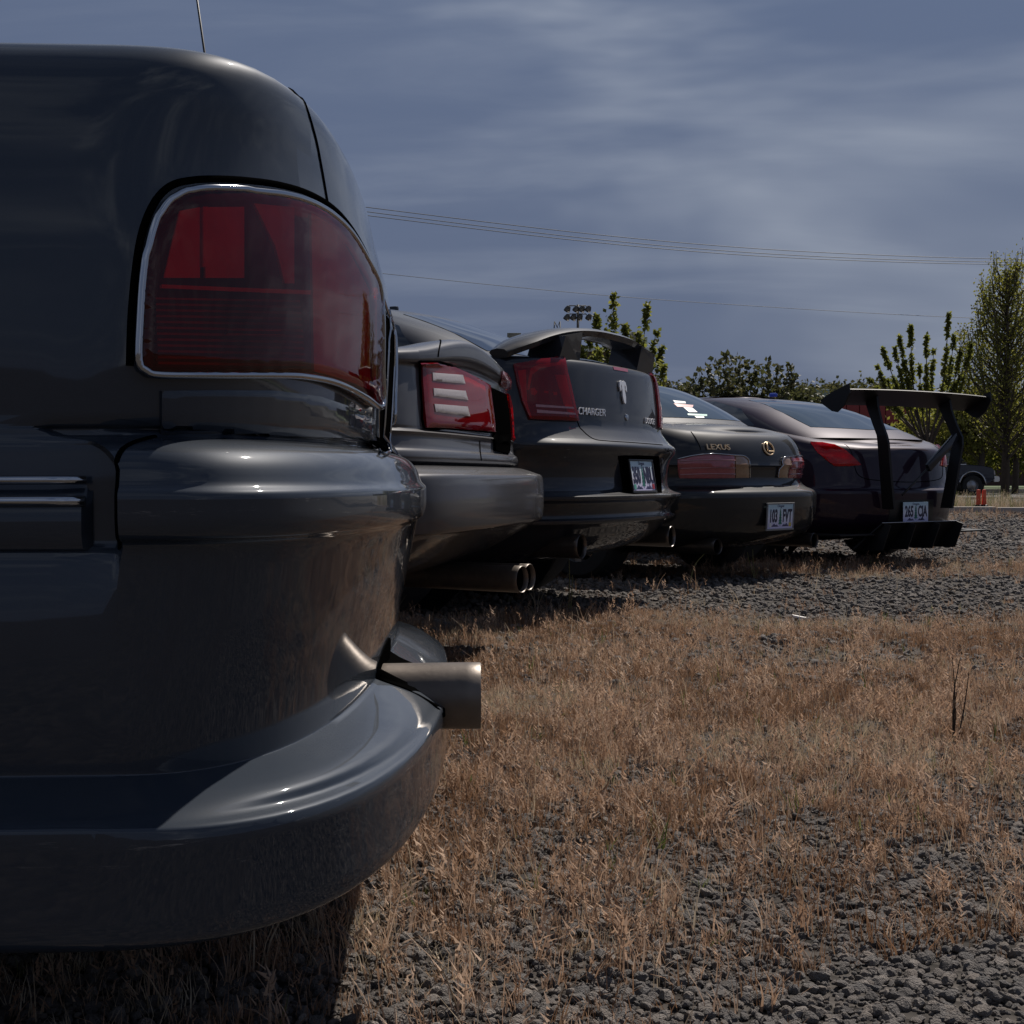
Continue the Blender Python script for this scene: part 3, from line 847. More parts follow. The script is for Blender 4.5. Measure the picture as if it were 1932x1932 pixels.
for md in ('left', 'right'): c2.patch('side_window', [(-1.5, 1.17), (-2.8, 1.17), (-2.5, 1.32), (-1.7, 1.32)], M_GLASS, md, 0.003, curve=False)
for xw in (-1.05, -3.8):
    for s in (-1, 1): c2.wheel(xw, s * 0.74, 0.32, 0.225)
q2 = lambda zx, zy: (740.6 + zx / 6.0, 566.7 + zy / 6.0)      # enlarged crop -> photograph
L2 = [q2(*p) for p in ((300, 690), (480, 690), (600, 715), (800, 810), (1000, 920), (1075, 965), (1090, 1100), (1110, 1250), (1128, 1400), (1130, 1490), (1000, 1480), (800, 1465), (600, 1450), (350, 1440), (325, 1200), (305, 900))]
lamp2 = c2.patch('tail_lamp', L2, M_HOUSING, 'px', 0.002, 7, curve=False)
c2.patch('lens', L2, M_RED_LENS2, 'px', 0.013, 6, 0.004, 12, 0.008, parent=lamp2, curve=False)
def in2(nm, pl, mat, off=0.005): c2.patch(nm, [q2(*p) for p in pl], mat, 'px', off, 7, 0, None, 0.002, parent=lamp2, curve=False)
in2('reflector', [(370, 735), (600, 740), (1040, 970), (1100, 1440), (840, 1350), (420, 1330)], M_RED_IN, 0.003)
c2.patch('reverse_bar', [q2(*p) for p in ((395, 825), (740, 850), (768, 950), (560, 935), (400, 915))], M_WHITE_IN, 'px', 0.0195, 4, 0.002, 6, 0.006, parent=lamp2, curve=False)
c2.patch('reverse_bar', [q2(*p) for p in ((405, 1000), (770, 1030), (800, 1135), (580, 1110), (412, 1085))], M_WHITE_IN, 'px', 0.0195, 4, 0.002, 6, 0.006, parent=lamp2, curve=False)
c2.patch('reverse_bar', [q2(*p) for p in ((415, 1175), (795, 1205), (822, 1315), (600, 1290), (430, 1265))], M_WHITE_IN, 'px', 0.0195, 4, 0.002, 6, 0.006, parent=lamp2, curve=False)
c2.patch('lamp_pocket', [q2(*p) for p in ((1078, 980), (1268, 1070), (1300, 1300), (1318, 1560), (1305, 1745), (1145, 1700), (1132, 1480), (1100, 1150))], M_GAP, 'px', 0.010, 7, thick=0.02, curve=False)
R2 = [q2(*p) for p in ((1275, 1060), (1380, 1165), (1425, 1300), (1440, 1420), (1438, 1600), (1325, 1560), (1305, 1300))]
lamp2b = c2.patch('tail_lamp', R2, M_REDHOT, 'px', 0.004, 6, curve=False)
c2.patch('lens', R2, M_RED_LENS2, 'px', 0.014, 6, 0.003, 8, 0.008, parent=lamp2b, curve=False)
c2.line('lamp_gasket', L2 + [L2[0]], 0.004, M_GAP, 'px', 0.003, False, parent=lamp2, sub=2)
c2.line('trunk_gap', [q2(525, 395), q2(545, 460), q2(525, 560), q2(515, 640)], 0.003, M_GAP, 'px', 0.0)
c2.line('panel_gap', [q2(985, 1590), q2(990, 1700), q2(1005, 1810)], 0.003, M_GAP, 'px', 0.0)
c2.patch('spoiler_lamp', [q2(*p) for p in ((1235, 800), (1300, 830), (1335, 920), (1310, 1040), (1215, 960))], M_WINE, 'px', 0.006, 6, 0.002, 6, curve=False)
pe2 = c2.to_local(at_depth(985, 1093, 5.42)); pe3 = pe2 + Vector((0.0, 0.125, 0.0))
pipe('exhaust_pipe', pe2, (0.97, -0.23, 0.0), 0.55, 0.054, M_PIPE, c2.root)
pipe('exhaust_pipe', pe3, (0.97, -0.23, 0.0), 0.55, 0.054, M_PIPE, c2.root)
bm = bmesh.new(); bm_box(bm, (pe2.x - 0.75, pe2.y + 0.0, pe2.z + 0.03), (0.5, 0.42, 0.16), None, 0.06)
bm_obj('muffler', bm, M_PIPE, c2.root)

# ---- car 3: black sedan with an arched spoiler
c3 = Car('sedan', (0.60, 7.21), 63, 'black sedan with arched spoiler on posts and chrome trunk emblem', 'car', GROUP)
d3 = dict(D=0.35, n=3.0, B=0.05, F=-5.0, Df=0.5, nf=3.0)
rows3 = [
    dict(z=0.27, A=-0.35, W=0.84), dict(z=0.33, A=-0.12, W=0.87), dict(z=0.40, A=0.0, W=0.90), dict(z=0.455, A=0.055, W=0.92),
    dict(z=0.478, A=0.092, W=0.93), dict(z=0.49, A=0.094, W=0.93), dict(z=0.498, A=0.075, W=0.925), dict(z=0.52, A=0.07, W=0.925), dict(z=0.575, A=0.10, W=0.94),
    dict(z=0.592, A=0.128, W=0.95), dict(z=0.606, A=0.128, W=0.95), dict(z=0.618, A=0.09, W=0.945), dict(z=0.64, A=0.055, W=0.945), dict(z=0.70, A=0.045, W=0.945),
    dict(z=0.79, A=0.06, W=0.945), dict(z=0.835, A=0.092, W=0.95), dict(z=0.855, A=0.095, W=0.95), dict(z=0.868, A=0.085, W=0.948), dict(z=0.885, A=0.062, W=0.946),
    dict(z=0.92, A=0.030, W=0.947), dict(z=0.965, A=0.002, W=0.95), dict(z=1.05, A=-0.004, W=0.945), dict(z=1.18, A=-0.02, W=0.935), dict(z=1.245, A=-0.03, W=0.92),
    dict(z=1.272, A=-0.042, W=0.90), dict(z=1.283, A=-0.075, W=0.86), dict(z=1.288, A=-0.15, W=0.80)]
V, F = shell(rows3, d3, None, 3, 60, None, 0.03, True, 14, [(-1.05, 0.36, 0.41), (-4.1, 0.36, 0.41)])
c3.add_shell(lambda c: 'rear_bumper' if c.z < 0.885 and c.x > -0.5 else ('trunk_lid' if c.x > -0.6 and abs(c.y) < 0.62 else 'body'), M_PAINT3, V, F)
simple_cabin(c3, [dict(z=1.24, A=-0.24, W=0.80, F=-3.6), dict(z=1.317, A=-0.46, W=0.77, F=-3.3), dict(z=1.44, A=-0.71, W=0.72, F=-2.95), dict(z=1.50, A=-0.86, W=0.685, F=-2.8), dict(z=1.567, A=-1.05, W=0.62, F=-2.6), dict(z=1.600, A=-1.16, W=0.55, F=-2.45), dict(z=1.612, A=-1.35, W=0.44, F=-2.3)],
             dict(D=0.35, n=3.2, B=0.05, Df=0.35, nf=4), M_PAINT3, 0.012)
c3.patch('rear_window', [(-0.5, 1.34), (0.5, 1.34), (0.44, 1.56), (-0.44, 1.56)], M_GLASS, 'rear', 0.003, curve=False)
c3.patch('windshield', [(-0.55, 1.3), (0.55, 1.3), (0.45, 1.55), (-0.45, 1.55)], M_GLASS, 'front', 0.003, curve=False)
for md in ('left', 'right'):
    c3.patch('side_window', [(-0.86, 1.36), (-1.75, 1.30), (-1.75, 1.545), (-1.2, 1.55), (-0.98, 1.47)], M_GLASS, md, 0.003, curve=False)
    c3.patch('side_window', [(-1.82, 1.30), (-2.7, 1.30), (-2.45, 1.53), (-1.82, 1.545)], M_GLASS, md, 0.003, curve=False)
for xw in (-1.05, -4.1):
    for s in (-1, 1): c3.wheel(xw, s * 0.78, 0.36, 0.235)
box('shark_fin', (-1.5, 0.05, 1.655), (0.14, 0.03, 0.045), M_PAINT3, c3.root, None, 0.012)
q4 = lambda zx, zy: (933.8 + zx * 0.2, 579.6 + zy * 0.2)
L3 = [q4(*p) for p in ((172, 545), (420, 500), (648, 482), (665, 600), (690, 700), (740, 920), (775, 1075), (550, 1068), (322, 1058), (255, 900), (205, 720))]
lamp3, lamp3m = c3.patch('tail_lamp', L3, M_HOUSING, 'px', 0.002, 7, curve=False, mirror=True)
c3.patch('lens', L3, M_RED_LENS2, 'px', 0.014, 5, 0.004, 10, 0.008, parent=lamp3, mirror=lamp3m, curve=False)
def in3(nm, pl, mat, off=0.006): c3.patch(nm, [q4(*p) for p in pl], mat, 'px', off, 6, 0, None, 0.002, parent=lamp3, mirror=lamp3m, curve=False)
in3('reflector', [(330, 580), (400, 545), (610, 520), (610, 545), (420, 580), (345, 640), (320, 780), (300, 780)], M_REDHOT)
in3('reflector', [(560, 640), (660, 640), (745, 1040), (700, 1040), (640, 900)], M_RED_IN)
in3('reflector', [(215, 600), (290, 590), (300, 900), (345, 1040), (330, 1040), (260, 880)], M_RED_IN, 0.004)
in3('bulb', [(330, 770), (365, 760), (395, 800), (370, 835), (335, 820)], M_REDHOT)
in3('bulb', [(460, 790), (500, 795), (495, 815), (460, 812)], M_REDHOT)
in3('bulb', [(545, 800), (580, 802), (580, 830), (548, 828)], M_REDHOT)
c3.patch('reverse_bar', [q4(*p) for p in ((365, 920), (712, 945), (718, 962), (368, 945))], M_ROSE, 'px', 0.020, 3.5, parent=lamp3, mirror=lamp3m, curve=False, thick=0.004)
c3.patch('reverse_bar', [q4(*p) for p in ((375, 970), (730, 1000), (735, 1018), (378, 1000))], M_ROSE, 'px', 0.020, 3.5, parent=lamp3, mirror=lamp3m, curve=False, thick=0.004)
c3.line('trunk_gap', [q4(655, 485), q4(700, 720), q4(780, 1078), q4(830, 1165), q4(930, 1242), q4(1060, 1262), q4(1300, 1278), q4(1580, 1300)], 0.0028, M_GAP, 'px', 0.0, sub=8)
# spoiler: blade swept over an arch, two pedestals
def spoiler3():
    V, F = [], []
    n = 36; prof = [(-0.10, 0.0), (-0.07, 0.014), (0.0, 0.020), (0.08, 0.014), (0.105, 0.0), (0.09, -0.028), (0.0, -0.03), (-0.07, -0.022)]
    m = len(prof)
    for i in range(n + 1):
        u = 2 * i / n - 1; y = 0.90 * math.copysign(abs(u) ** 0.92, u)
        zz = 1.445 - 0.155 * abs(u) ** 2.6; xx = -0.17 - 0.12 * u * u
        dz = -0.155 * 2.6 * abs(u) ** 1.6 * math.copysign(1, u) / 0.9
        ty, tz = 1 / math.hypot(1, dz), dz / math.hypot(1, dz)
        sc = 1.0 if abs(u) < 0.85 else max(0.35, 1 - (abs(u) - 0.85) * 3.5)
        for (a, b) in prof: V.append(Vector((xx + a * sc, y - tz * b, zz + ty * b)))
    for i in range(n):
        for k in range(m):
            F.append((i * m + k, i * m + (k + 1) % m, (i + 1) * m + (k + 1) % m, (i + 1) * m + k))
    F.append(tuple(range(m))[::-1]); F.append(tuple(range(n * m, n * m + m)))
    sp = mesh_obj('spoiler', V, F, M_PAINT3, c3.root, True, 50)
    for s in (-1, 1):
        bm = bmesh.new()
        g = [(-0.26, 0.40), (-0.08, 0.40), (-0.08, 0.60), (-0.26, 0.60)]
        bot = [bm.verts.new((a - 0.02, s * (b + (0.02 if b > 0.5 else -0.02)), 1.275)) for a, b in g]
        top = [bm.verts.new((a + 0.005, s * b, 1.44 - 0.155 * (b / 0.9) ** 2.6)) for a, b in g]
        for k in range(4): bm.faces.new((bot[k], bot[(k + 1) % 4], top[(k + 1) % 4], top[k]))
        bm.faces.new(bot); bm.faces.new(top[::-1])
        bmesh.ops.recalc_face_normals(bm, faces=bm.faces)
        bm_obj('pedestal', bm, M_PAINT3, sp, True, 30)
spoiler3()
# plate, badges, ram-head style shield
pc = c3.px(*q4(1318, 1605)); pn = Vector((1, 0, 0.16))
c3.patch('plate_recess', [(1166, 860), (1205, 859), (1243, 861), (1249, 930), (1215, 930), (1176, 930)], M_GAP, 'px', 0.002, 8, curve=False)
plate(c3, Vector((0.088, 0.0, 0.705)), pn, '350 NBU', M_BLACK, [(-0.125, M_STK_G), (0.13, M_STK_R)], 0.32, 0.165)
def badge(car, nm, txt, zxy, conv, size, mat, parent=None, sx=1.0, shear=0.0):
    l, n = car.px(*conv(*zxy)); n = Vector((n.x, n.y, n.z))
    xd = Vector((0, 0, 1)).cross(n)
    return text_part(nm, txt, size, l + n * 0.004, n, xd, mat, parent or car.root, 0.003, False, sx, 1.0, shear)
badge(c3, 'model_badge', 'CHARGER', (905, 990), q4, 0.052, M_BADGE, None, 1.15, 0.25)
badge(c3, 'maker_badge', 'DODGE', (1452, 1078), q4, 0.046, M_BADGE, None, 1.1, 0.25)
def ram_emblem():
    l, n = c3.px(*q4(1200, 800)); xd = Vector((0, 0, 1)).cross(n)
    bm = bmesh.new()
    half = [(0, 0.062), (0.022, 0.070), (0.050, 0.060), (0.060, 0.030), (0.052, 0.0), (0.034, 0.012), (0.040, 0.034), (0.026, 0.044), (0.020, 0.010), (0.026, -0.030), (0.016, -0.066), (0, -0.076)]
    half = [(x * 0.8, y * 0.85) for x, y in half]
    pts = half + [(-x, y) for x, y in reversed(half[1:-1])]
    f = bm.faces.new([bm.verts.new((x, y, 0.0)) for x, y in pts])
    r_ = bmesh.ops.extrude_face_region(bm, geom=[f])
    bmesh.ops.translate(bm, vec=(0, 0, 0.008), verts=[v for v in r_['geom'] if isinstance(v, bmesh.types.BMVert)])
    bmesh.ops.recalc_face_normals(bm, faces=bm.faces)
    me = bpy.data.meshes.new('emblem'); bm.to_mesh(me); bm.free()
    place_flat(me, l + n * 0.002, n, xd); me.materials.append(M_BADGE)
    link(bpy.data.objects.new('emblem', me), c3.root)
ram_emblem()
l, n = c3.px(*q4(1240, 1040)); lathe('trunk_lock', [(0, 0.018), (0.006, 0.016), (0.007, 0.001)], M_CHROME, c3.root, 'X', 16, l)
c3.patch('brake_lamp', [q4(*p) for p in ((1110, 562), (1250, 585), (1250, 612), (1120, 590))], M_WINE, 'px', 0.003, 5, curve=False)
for y_ in (-0.62, 0.62):
    pipe('exhaust_pipe', (0.02, y_, 0.365), (1, 0, 0), 0.30, 0.060, M_PIPE_CHROME, c3.root)

# ---- car 4: black coupe with gold badges
c4 = Car('coupe', (1.75, 9.33), 47.5, 'black coupe with gold badges and long amber-ended tail lamps', 'car', GROUP)
d4 = dict(D=0.46, n=3.0, B=0.04, F=-4.7, Df=0.6, nf=2.6)
sh4 = lambda x: 0.085 * min(1.0, max(0.0, (-0.15 - x) / 0.6)) if x > -3.0 else 0.085 - 0.2 * ((-3.0 - x) / 1.7) ** 1.4
rows4 = [
    dict(z=0.20, A=-0.40, W=0.80), dict(z=0.25, A=-0.14, W=0.84), dict(z=0.31, A=-0.01, W=0.87), dict(z=0.38, A=0.04, W=0.885), dict(z=0.50, A=0.065, W=0.89),
    dict(z=0.575, A=0.068, W=0.89), dict(z=0.600, A=0.058, W=0.885), dict(z=0.615, A=0.03, W=0.88), dict(z=0.635, A=-0.02, W=0.865), dict(z=0.665, A=-0.05, W=0.86), dict(z=0.69, A=-0.058, W=0.86),
    dict(z=0.765, A=-0.05, W=0.86), dict(z=0.778, A=-0.035, W=0.86), dict(z=0.79, A=-0.04, W=0.86), dict(z=0.86, A=-0.05, W=0.855), dict(z=0.92, A=-0.07, W=0.84, k=0.3), dict(z=0.965, A=-0.10, W=0.815, k=0.8),
    dict(z=0.99, A=-0.135, W=0.785, k=1), dict(z=1.002, A=-0.19, W=0.74, k=1)]
V, F = shell(rows4, d4, sh4, 3, 60, None, 0.035, True, 14, [(-1.0, 0.32, 0.36), (-3.7, 0.32, 0.36)])
c4.add_shell(lambda c: 'rear_bumper' if c.z < 0.64 and c.x > -0.5 else ('trunk_lid' if c.z > 0.77 and c.x > -0.75 and abs(c.y) < 0.60 else 'body'), M_PAINT4, V, F)
simple_cabin(c4, [dict(z=1.03, A=-0.36, W=0.76, F=-3.1), dict(z=1.09, A=-0.46, W=0.75, F=-2.95), dict(z=1.21, A=-0.66, W=0.69, F=-2.6), dict(z=1.335, A=-0.93, W=0.60, F=-2.3), dict(z=1.385, A=-1.12, W=0.52, F=-2.15), dict(z=1.41, A=-1.35, W=0.42, F=-2.0)],
             dict(D=0.40, n=2.8, B=0.06, Df=0.35, nf=3.5), M_PAINT4, 0.02)
c4.patch('rear_window', [(-0.56, 1.105), (0.56, 1.105), (0.50, 1.24), (0.40, 1.355), (-0.40, 1.355), (-0.50, 1.24)], M_GLASS_BLUE, 'rear', 0.003, curve=False)
c4.patch('windshield', [(-0.55, 1.12), (0.55, 1.12), (0.42, 1.36), (-0.42, 1.36)], M_GLASS, 'front', 0.003, curve=False)
for md in ('left', 'right'): c4.patch('side_window', [(-0.95, 1.11), (-2.3, 1.11), (-2.05, 1.33), (-1.3, 1.34)], M_GLASS, md, 0.003, curve=False)
for xw in (-1.0, -3.7):
    for s in (-1, 1): c4.wheel(xw, s * 0.73, 0.32, 0.235)
q5 = lambda zx, zy: (1223.6 + zx * 0.2, 676.2 + zy * 0.2)
LA = [(272, 958), (420, 925), (600, 910), (800, 925), (805, 1020), (805, 1128), (600, 1132), (420, 1132), (290, 1130), (275, 1060)]
lamp4, lamp4m = c4.patch('tail_lamp', [q5(*p) for p in LA], M_WINE, 'px', 0.010, 5, 0.006, 8, curve=False, mirror=True)
for yy in (965, 1030, 1090):
    c4.line('lamp_rib', [q5(290, yy + 6), q5(430, yy), q5(600, yy - 4), q5(800, yy)], 0.004, M_ROSE, 'px', 0.017, False, parent=lamp4, mirror=lamp4m)
c4.patch('turn_signal', [q5(*p) for p in ((812, 928), (880, 928), (925, 960), (940, 1020), (938, 1126), (815, 1128))], M_AMBER, 'px', 0.010, 5, 0.006, 8, curve=False, parent=lamp4, mirror=lamp4m)
c4.line('chrome_strip', [q5(272, 950), q5(420, 918), q5(600, 902), q5(800, 916), q5(885, 922), q5(930, 955), q5(944, 1020), q5(943, 1128)], 0.004, M_CHROME, 'px', 0.012, False, parent=lamp4, mirror=lamp4m, seg=6)
c4.line('trunk_gap', [q5(400, 690), q5(440, 745), q5(475, 810), q5(492, 862)], 0.003, M_GAP, 'px', 0.0, mirror=True)
badge(c4, 'maker_badge', 'LEXUS', (655, 840), q5, 0.055, M_GOLD, None, 1.35)
def oval_emblem():
    l, n = c4.px(*q5(1127, 852)); xd = Vector((0, 0, 1)).cross(n); xd.normalize(); yd = n.cross(xd)
    P = [l + n * 0.005 + xd * (0.062 * math.cos(t)) + yd * (0.046 * math.sin(t)) for t in [2 * math.pi * k / 32 for k in range(32)]]
    o = tube('emblem', P, 0.0055, M_GOLD, c4.root, 6, True)
    P = [l + n * 0.006 + xd * a + yd * b for a, b in ((-0.006, 0.045), (-0.022, -0.018), (0.0, -0.022), (0.052, -0.022))]
    tube('emblem_letter', P, 0.0065, M_GOLD, o, 6)
oval_emblem()
plate(c4, Vector((0.076, 0.0, 0.435)), (1, 0, -0.05), '103 FVT', M_UNITLIKE, [(-0.125, M_STK_W), (0.125, M_STK_Y)], 0.33, 0.175)
for y_ in (-0.60, 0.62):
    pipe('exhaust_pipe', (-0.02, y_, 0.25), (1, 0.0, 0), 0.40, 0.052, M_PIPE_CHROME, c4.root)
# window stickers
for nm, pl, mat in (('window_sticker', ((228, 400), (345, 412), (350, 430), (250, 428)), M_STK_W), ('window_sticker', ((235, 430), (420, 445), (415, 465), (270, 462)), M_STK_R),
                    ('window_sticker', ((325, 465), (410, 470), (460, 512), (380, 512)), M_STK_W), ('window_sticker', ((365, 525), (550, 532), (550, 550), (370, 540)), M_STK_G), ('window_sticker', ((430, 548), (520, 552), (525, 566), (450, 566)), M_STK_W)):
    c4.patch(nm, [q5(*p) for p in pl], mat, 'px', 0.005, 4, thick=0.001, curve=False)

# ---- car 5: plum coupe with the tall wing
c5 = Car('coupe', (3.15, 10.97), 36, 'dark plum coupe with tall black rear wing and finned diffuser', 'car', GROUP)
d5 = dict(D=0.50, n=2.7, B=0.10, F=-4.5, Df=0.6, nf=2.6)
sh5 = lambda x: 0.11 * min(1.0, max(0.0, (-0.1 - x) / 0.6)) if x > -2.9 else 0.11 - 0.25 * ((-2.9 - x) / 1.6) ** 1.4
rows5 = [
    dict(z=0.19, A=-0.45, W=0.82), dict(z=0.24, A=-0.14, W=0.86), dict(z=0.30, A=0.0, W=0.89), dict(z=0.36, A=0.04, W=0.90), dict(z=0.50, A=0.06, W=0.905), dict(z=0.585, A=0.062, W=0.905),
    dict(z=0.60, A=0.05, W=0.90), dict(z=0.615, A=0.03, W=0.90), dict(z=0.70, A=0.02, W=0.90), dict(z=0.80, A=0.012, W=0.895), dict(z=0.87, A=0.005, W=0.885, k=0.15), dict(z=0.91, A=-0.005, W=0.87, k=0.5),
    dict(z=0.935, A=-0.03, W=0.845, k=0.9), dict(z=0.95, A=-0.08, W=0.81, k=1), dict(z=0.957, A=-0.16, W=0.76, k=1)]
V, F = shell(rows5, d5, sh5, 3, 60, None, 0.03, True, 14, [(-0.95, 0.33, 0.38), (-3.6, 0.33, 0.38)])
c5.add_shell(lambda c: 'rear_bumper' if c.z < 0.61 and c.x > -0.6 else ('trunk_lid' if c.z > 0.7 and c.x > -0.7 and abs(c.y) < 0.55 else 'body'), M_PAINT5, V, F)
simple_cabin(c5, [dict(z=1.01, A=-0.22, W=0.78, F=-3.1), dict(z=1.06, A=-0.33, W=0.765, F=-2.95), dict(z=1.17, A=-0.62, W=0.72, F=-2.75), dict(z=1.255, A=-0.84, W=0.67, F=-2.6), dict(z=1.33, A=-1.11, W=0.60, F=-2.45), dict(z=1.385, A=-1.46, W=0.52, F=-2.3), dict(z=1.405, A=-1.7, W=0.42, F=-2.2)],
             dict(D=0.40, n=3.0, B=0.05, Df=0.4, nf=3.5), M_PAINT5, 0.025)
c5.patch('rear_window', [(-0.55, 1.10), (0.0, 1.085), (0.55, 1.10), (0.50, 1.26), (0.42, 1.355), (-0.42, 1.355), (-0.50, 1.26)], M_GLASS_BLUE, 'rear', 0.003, curve=False)
c5.patch('windshield', [(-0.55, 1.12), (0.55, 1.12), (0.42, 1.37), (-0.42, 1.37)], M_GLASS, 'front', 0.003, curve=False)
for md in ('left', 'right'): c5.patch('side_window', [(-0.95, 1.12), (-2.45, 1.11), (-2.2, 1.32), (-1.6, 1.355), (-1.2, 1.27)], M_GLASS, md, 0.003, curve=False)
for xw in (-0.95, -3.6):
    for s in (-1, 1): c5.wheel(xw, s * 0.76, 0.33, 0.26)
q6 = lambda zx, zy: (1481.2 + zx * 0.23333, 676.2 + zy * 0.23333)
L5 = [(205, 682), (300, 688), (400, 705), (480, 742), (550, 800), (612, 862), (520, 872), (400, 872), (330, 820), (260, 760)]
lamp5, lamp5m = c5.patch('tail_lamp', [q6(*p) for p in L5], M_REDHOT, 'px', 0.004, 6, curve=False, mirror=True)
c5.patch('lens', [q6(*p) for p in L5], M_RED_LENS2, 'px', 0.014, 6, 0.004, 8, 0.008, parent=lamp5, mirror=lamp5m, curve=False)
c5.line('trunk_gap', [(-0.56, 0.955), (-0.55, 0.80), (-0.50, 0.70), (-0.3, 0.67), (0, 0.66), (0.3, 0.67), (0.50, 0.70), (0.55, 0.80), (0.56, 0.955)], 0.003, M_GAP, 'rear', 0.0)
c5.patch('plate_recess', [(-0.27, 0.33), (0.27, 0.33), (0.27, 0.52), (-0.27, 0.52)], M_BLACK, 'rear', 0.003, 0.06, curve=False)
plate(c5, Vector((0.078, 0.0, 0.425)), (1, 0, 0), '265 CJA', None, [], 0.31, 0.155)
box('roof_marker', (-1.45, 0.0, 1.42), (0.06, 0.05, 0.035), M_BLUE, c5.root, None, 0.01)
# wing
def wing5():
    V, F = [], []
    prof = [(-0.13, 0.02), (-0.09, 0.036), (-0.02, 0.038), (0.06, 0.026), (0.12, 0.012), (0.13, 0.004), (0.06, 0.004), (-0.04, -0.006), (-0.10, -0.004)]
    m = len(prof); n = 24
    for i in range(n + 1):
        u = 2 * i / n - 1
        for a, b in prof: V.append(Vector((0.02 + a - 0.03 * abs(u) ** 3, u * 0.87, 1.31 + b * 1.3 + a * 0.42 - 0.012 * u * u)))
    for i in range(n):
        for k in range(m): F.append((i * m + k, i * m + (k + 1) % m, (i + 1) * m + (k + 1) % m, (i + 1) * m + k))
    F.append(tuple(range(m))[::-1]); F.append(tuple(range(n * m, n * m + m)))
    w = mesh_obj('rear_wing', V, F, M_CARBON, c5.root, True, 50)
    for s in (-1, 1):
        bm = bmesh.new()
        ol = [(-0.13, 1.29), (-0.02, 1.345), (0.14, 1.40), (0.15, 1.33), (0.10, 1.24), (0.03, 1.19), (-0.02, 1.20), (-0.11, 1.255)]
        a = [bm.verts.new((x, s * 0.868, z)) for x, z in ol]; b = [bm.verts.new((x, s * 0.882, z)) for x, z in ol]
        bm.faces.new(a); bm.faces.new(b[::-1])
        for k in range(len(ol)): bm.faces.new((a[k], a[(k + 1) % len(ol)], b[(k + 1) % len(ol)], b[k]))
        bmesh.ops.recalc_face_normals(bm, faces=bm.faces)
        bm_obj('endplate', bm, M_CARBON, w, False)
        # upright: flat cranked plate from the bumper to the underside of the blade
        bm = bmesh.new()
        path = [((-0.06, 0.06), 0.45, 1.325), ((-0.03, 0.075), 0.455, 1.24), ((0.03, 0.12), 0.465, 1.12), ((0.08, 0.17), 0.47, 1.02), ((0.08, 0.18), 0.46, 0.96), ((0.07, 0.17), 0.42, 0.75), ((0.05, 0.16), 0.36, 0.45)]
        rings = []
        for (x0, x1), y, z in path:
            rings.append([bm.verts.new((x0, s * (y - 0.012), z)), bm.verts.new((x1, s * (y - 0.012), z)), bm.verts.new((x1, s * (y + 0.012), z)), bm.verts.new((x0, s * (y + 0.012), z))])
        for a, b in zip(rings, rings[1:]):
            for k in range(4): bm.faces.new((a[k], a[(k + 1) % 4], b[(k + 1) % 4], b[k]))
        bm.faces.new(rings[0]); bm.faces.new(rings[-1][::-1])
        bmesh.ops.recalc_face_normals(bm, faces=bm.faces)
        bm_obj('upright', bm, M_CARBON, w, False)
    a, b = Vector((0.13, 0.44, 1.03)), Vector((0.13, 0.08, 0.77))
    d = (b - a); rot = d.to_track_quat('X', 'Z').to_matrix()
    box('brace_bar', a.lerp(b, 0.5), (d.length, 0.03, 0.065), M_PAINT3, w, rot, 0.004)
    tube('brace_rod', [b, (0.12, -0.22, 0.56)], 0.008, M_BLACK, w, 8)
wing5()
# diffuser: sloped tray with fins, side wings
def diffuser5():
    bm = bmesh.new()
    q = [(-0.02, 0.15), (0.16, 0.345), (0.175, 0.345), (0.0, 0.14)]
    a = [bm.verts.new((x, -0.52 - (0.345 - z) * 0.6, z)) for x, z in q]; b = [bm.verts.new((x, 0.40 + (0.345 - z) * 0.1, z)) for x, z in q]
    bm.faces.new(a); bm.faces.new(b[::-1])
    for k in range(4): bm.faces.new((a[k], a[(k + 1) % 4], b[(k + 1) % 4], b[k]))
    bmesh.ops.recalc_face_normals(bm, faces=bm.faces)
    df = bm_obj('diffuser', bm, M_CARBON, c5.root, False)
    for y0 in (-0.50, -0.20, 0.10, 0.39):
        bm = bmesh.new()
        ol = [(0.17, 0.348), (0.24, 0.33), (0.20, 0.14), (0.0, 0.135)]
        a = [bm.verts.new((x, y0 - 0.005 - (0.345 - z) * 0.25, z)) for x, z in ol]; b = [bm.verts.new((x, y0 + 0.005 - (0.345 - z) * 0.25, z)) for x, z in ol]
        bm.faces.new(a); bm.faces.new(b[::-1])
        for k in range(4): bm.faces.new((a[k], a[(k + 1) % 4], b[(k + 1) % 4], b[k]))
        bmesh.ops.recalc_face_normals(bm, faces=bm.faces)
        bm_obj('fin', bm, M_CARBON, df, False)
    tube('diffuser_edge_glint', [(0.17, -0.52, 0.349), (0.172, 0.40, 0.349)], 0.004, M_RIM, df, 6)  # bright metal bead put in as the rim light along the tray's top edge
    for s in (-1, 1):
        bm = bmesh.new()
        ol = [(-0.45, 0.90), (-0.02, 0.80), (0.08, 0.52), (0.13, 0.55), (0.10, 0.92), (-0.15, 0.98), (-0.45, 0.97)]
        a = [bm.verts.new((x, s * y, 0.265)) for x, y in ol]; b = [bm.verts.new((x, s * y, 0.253)) for x, y in ol]
        bm.faces.new(a); bm.faces.new(b[::-1])
        for k in range(len(ol)): bm.faces.new((a[k], a[(k + 1) % len(ol)], b[(k + 1) % len(ol)], b[k]))
        bmesh.ops.recalc_face_normals(bm, faces=bm.faces)
        bm_obj('side_splitter', bm, M_CARBON, c5.root, False)
diffuser5()

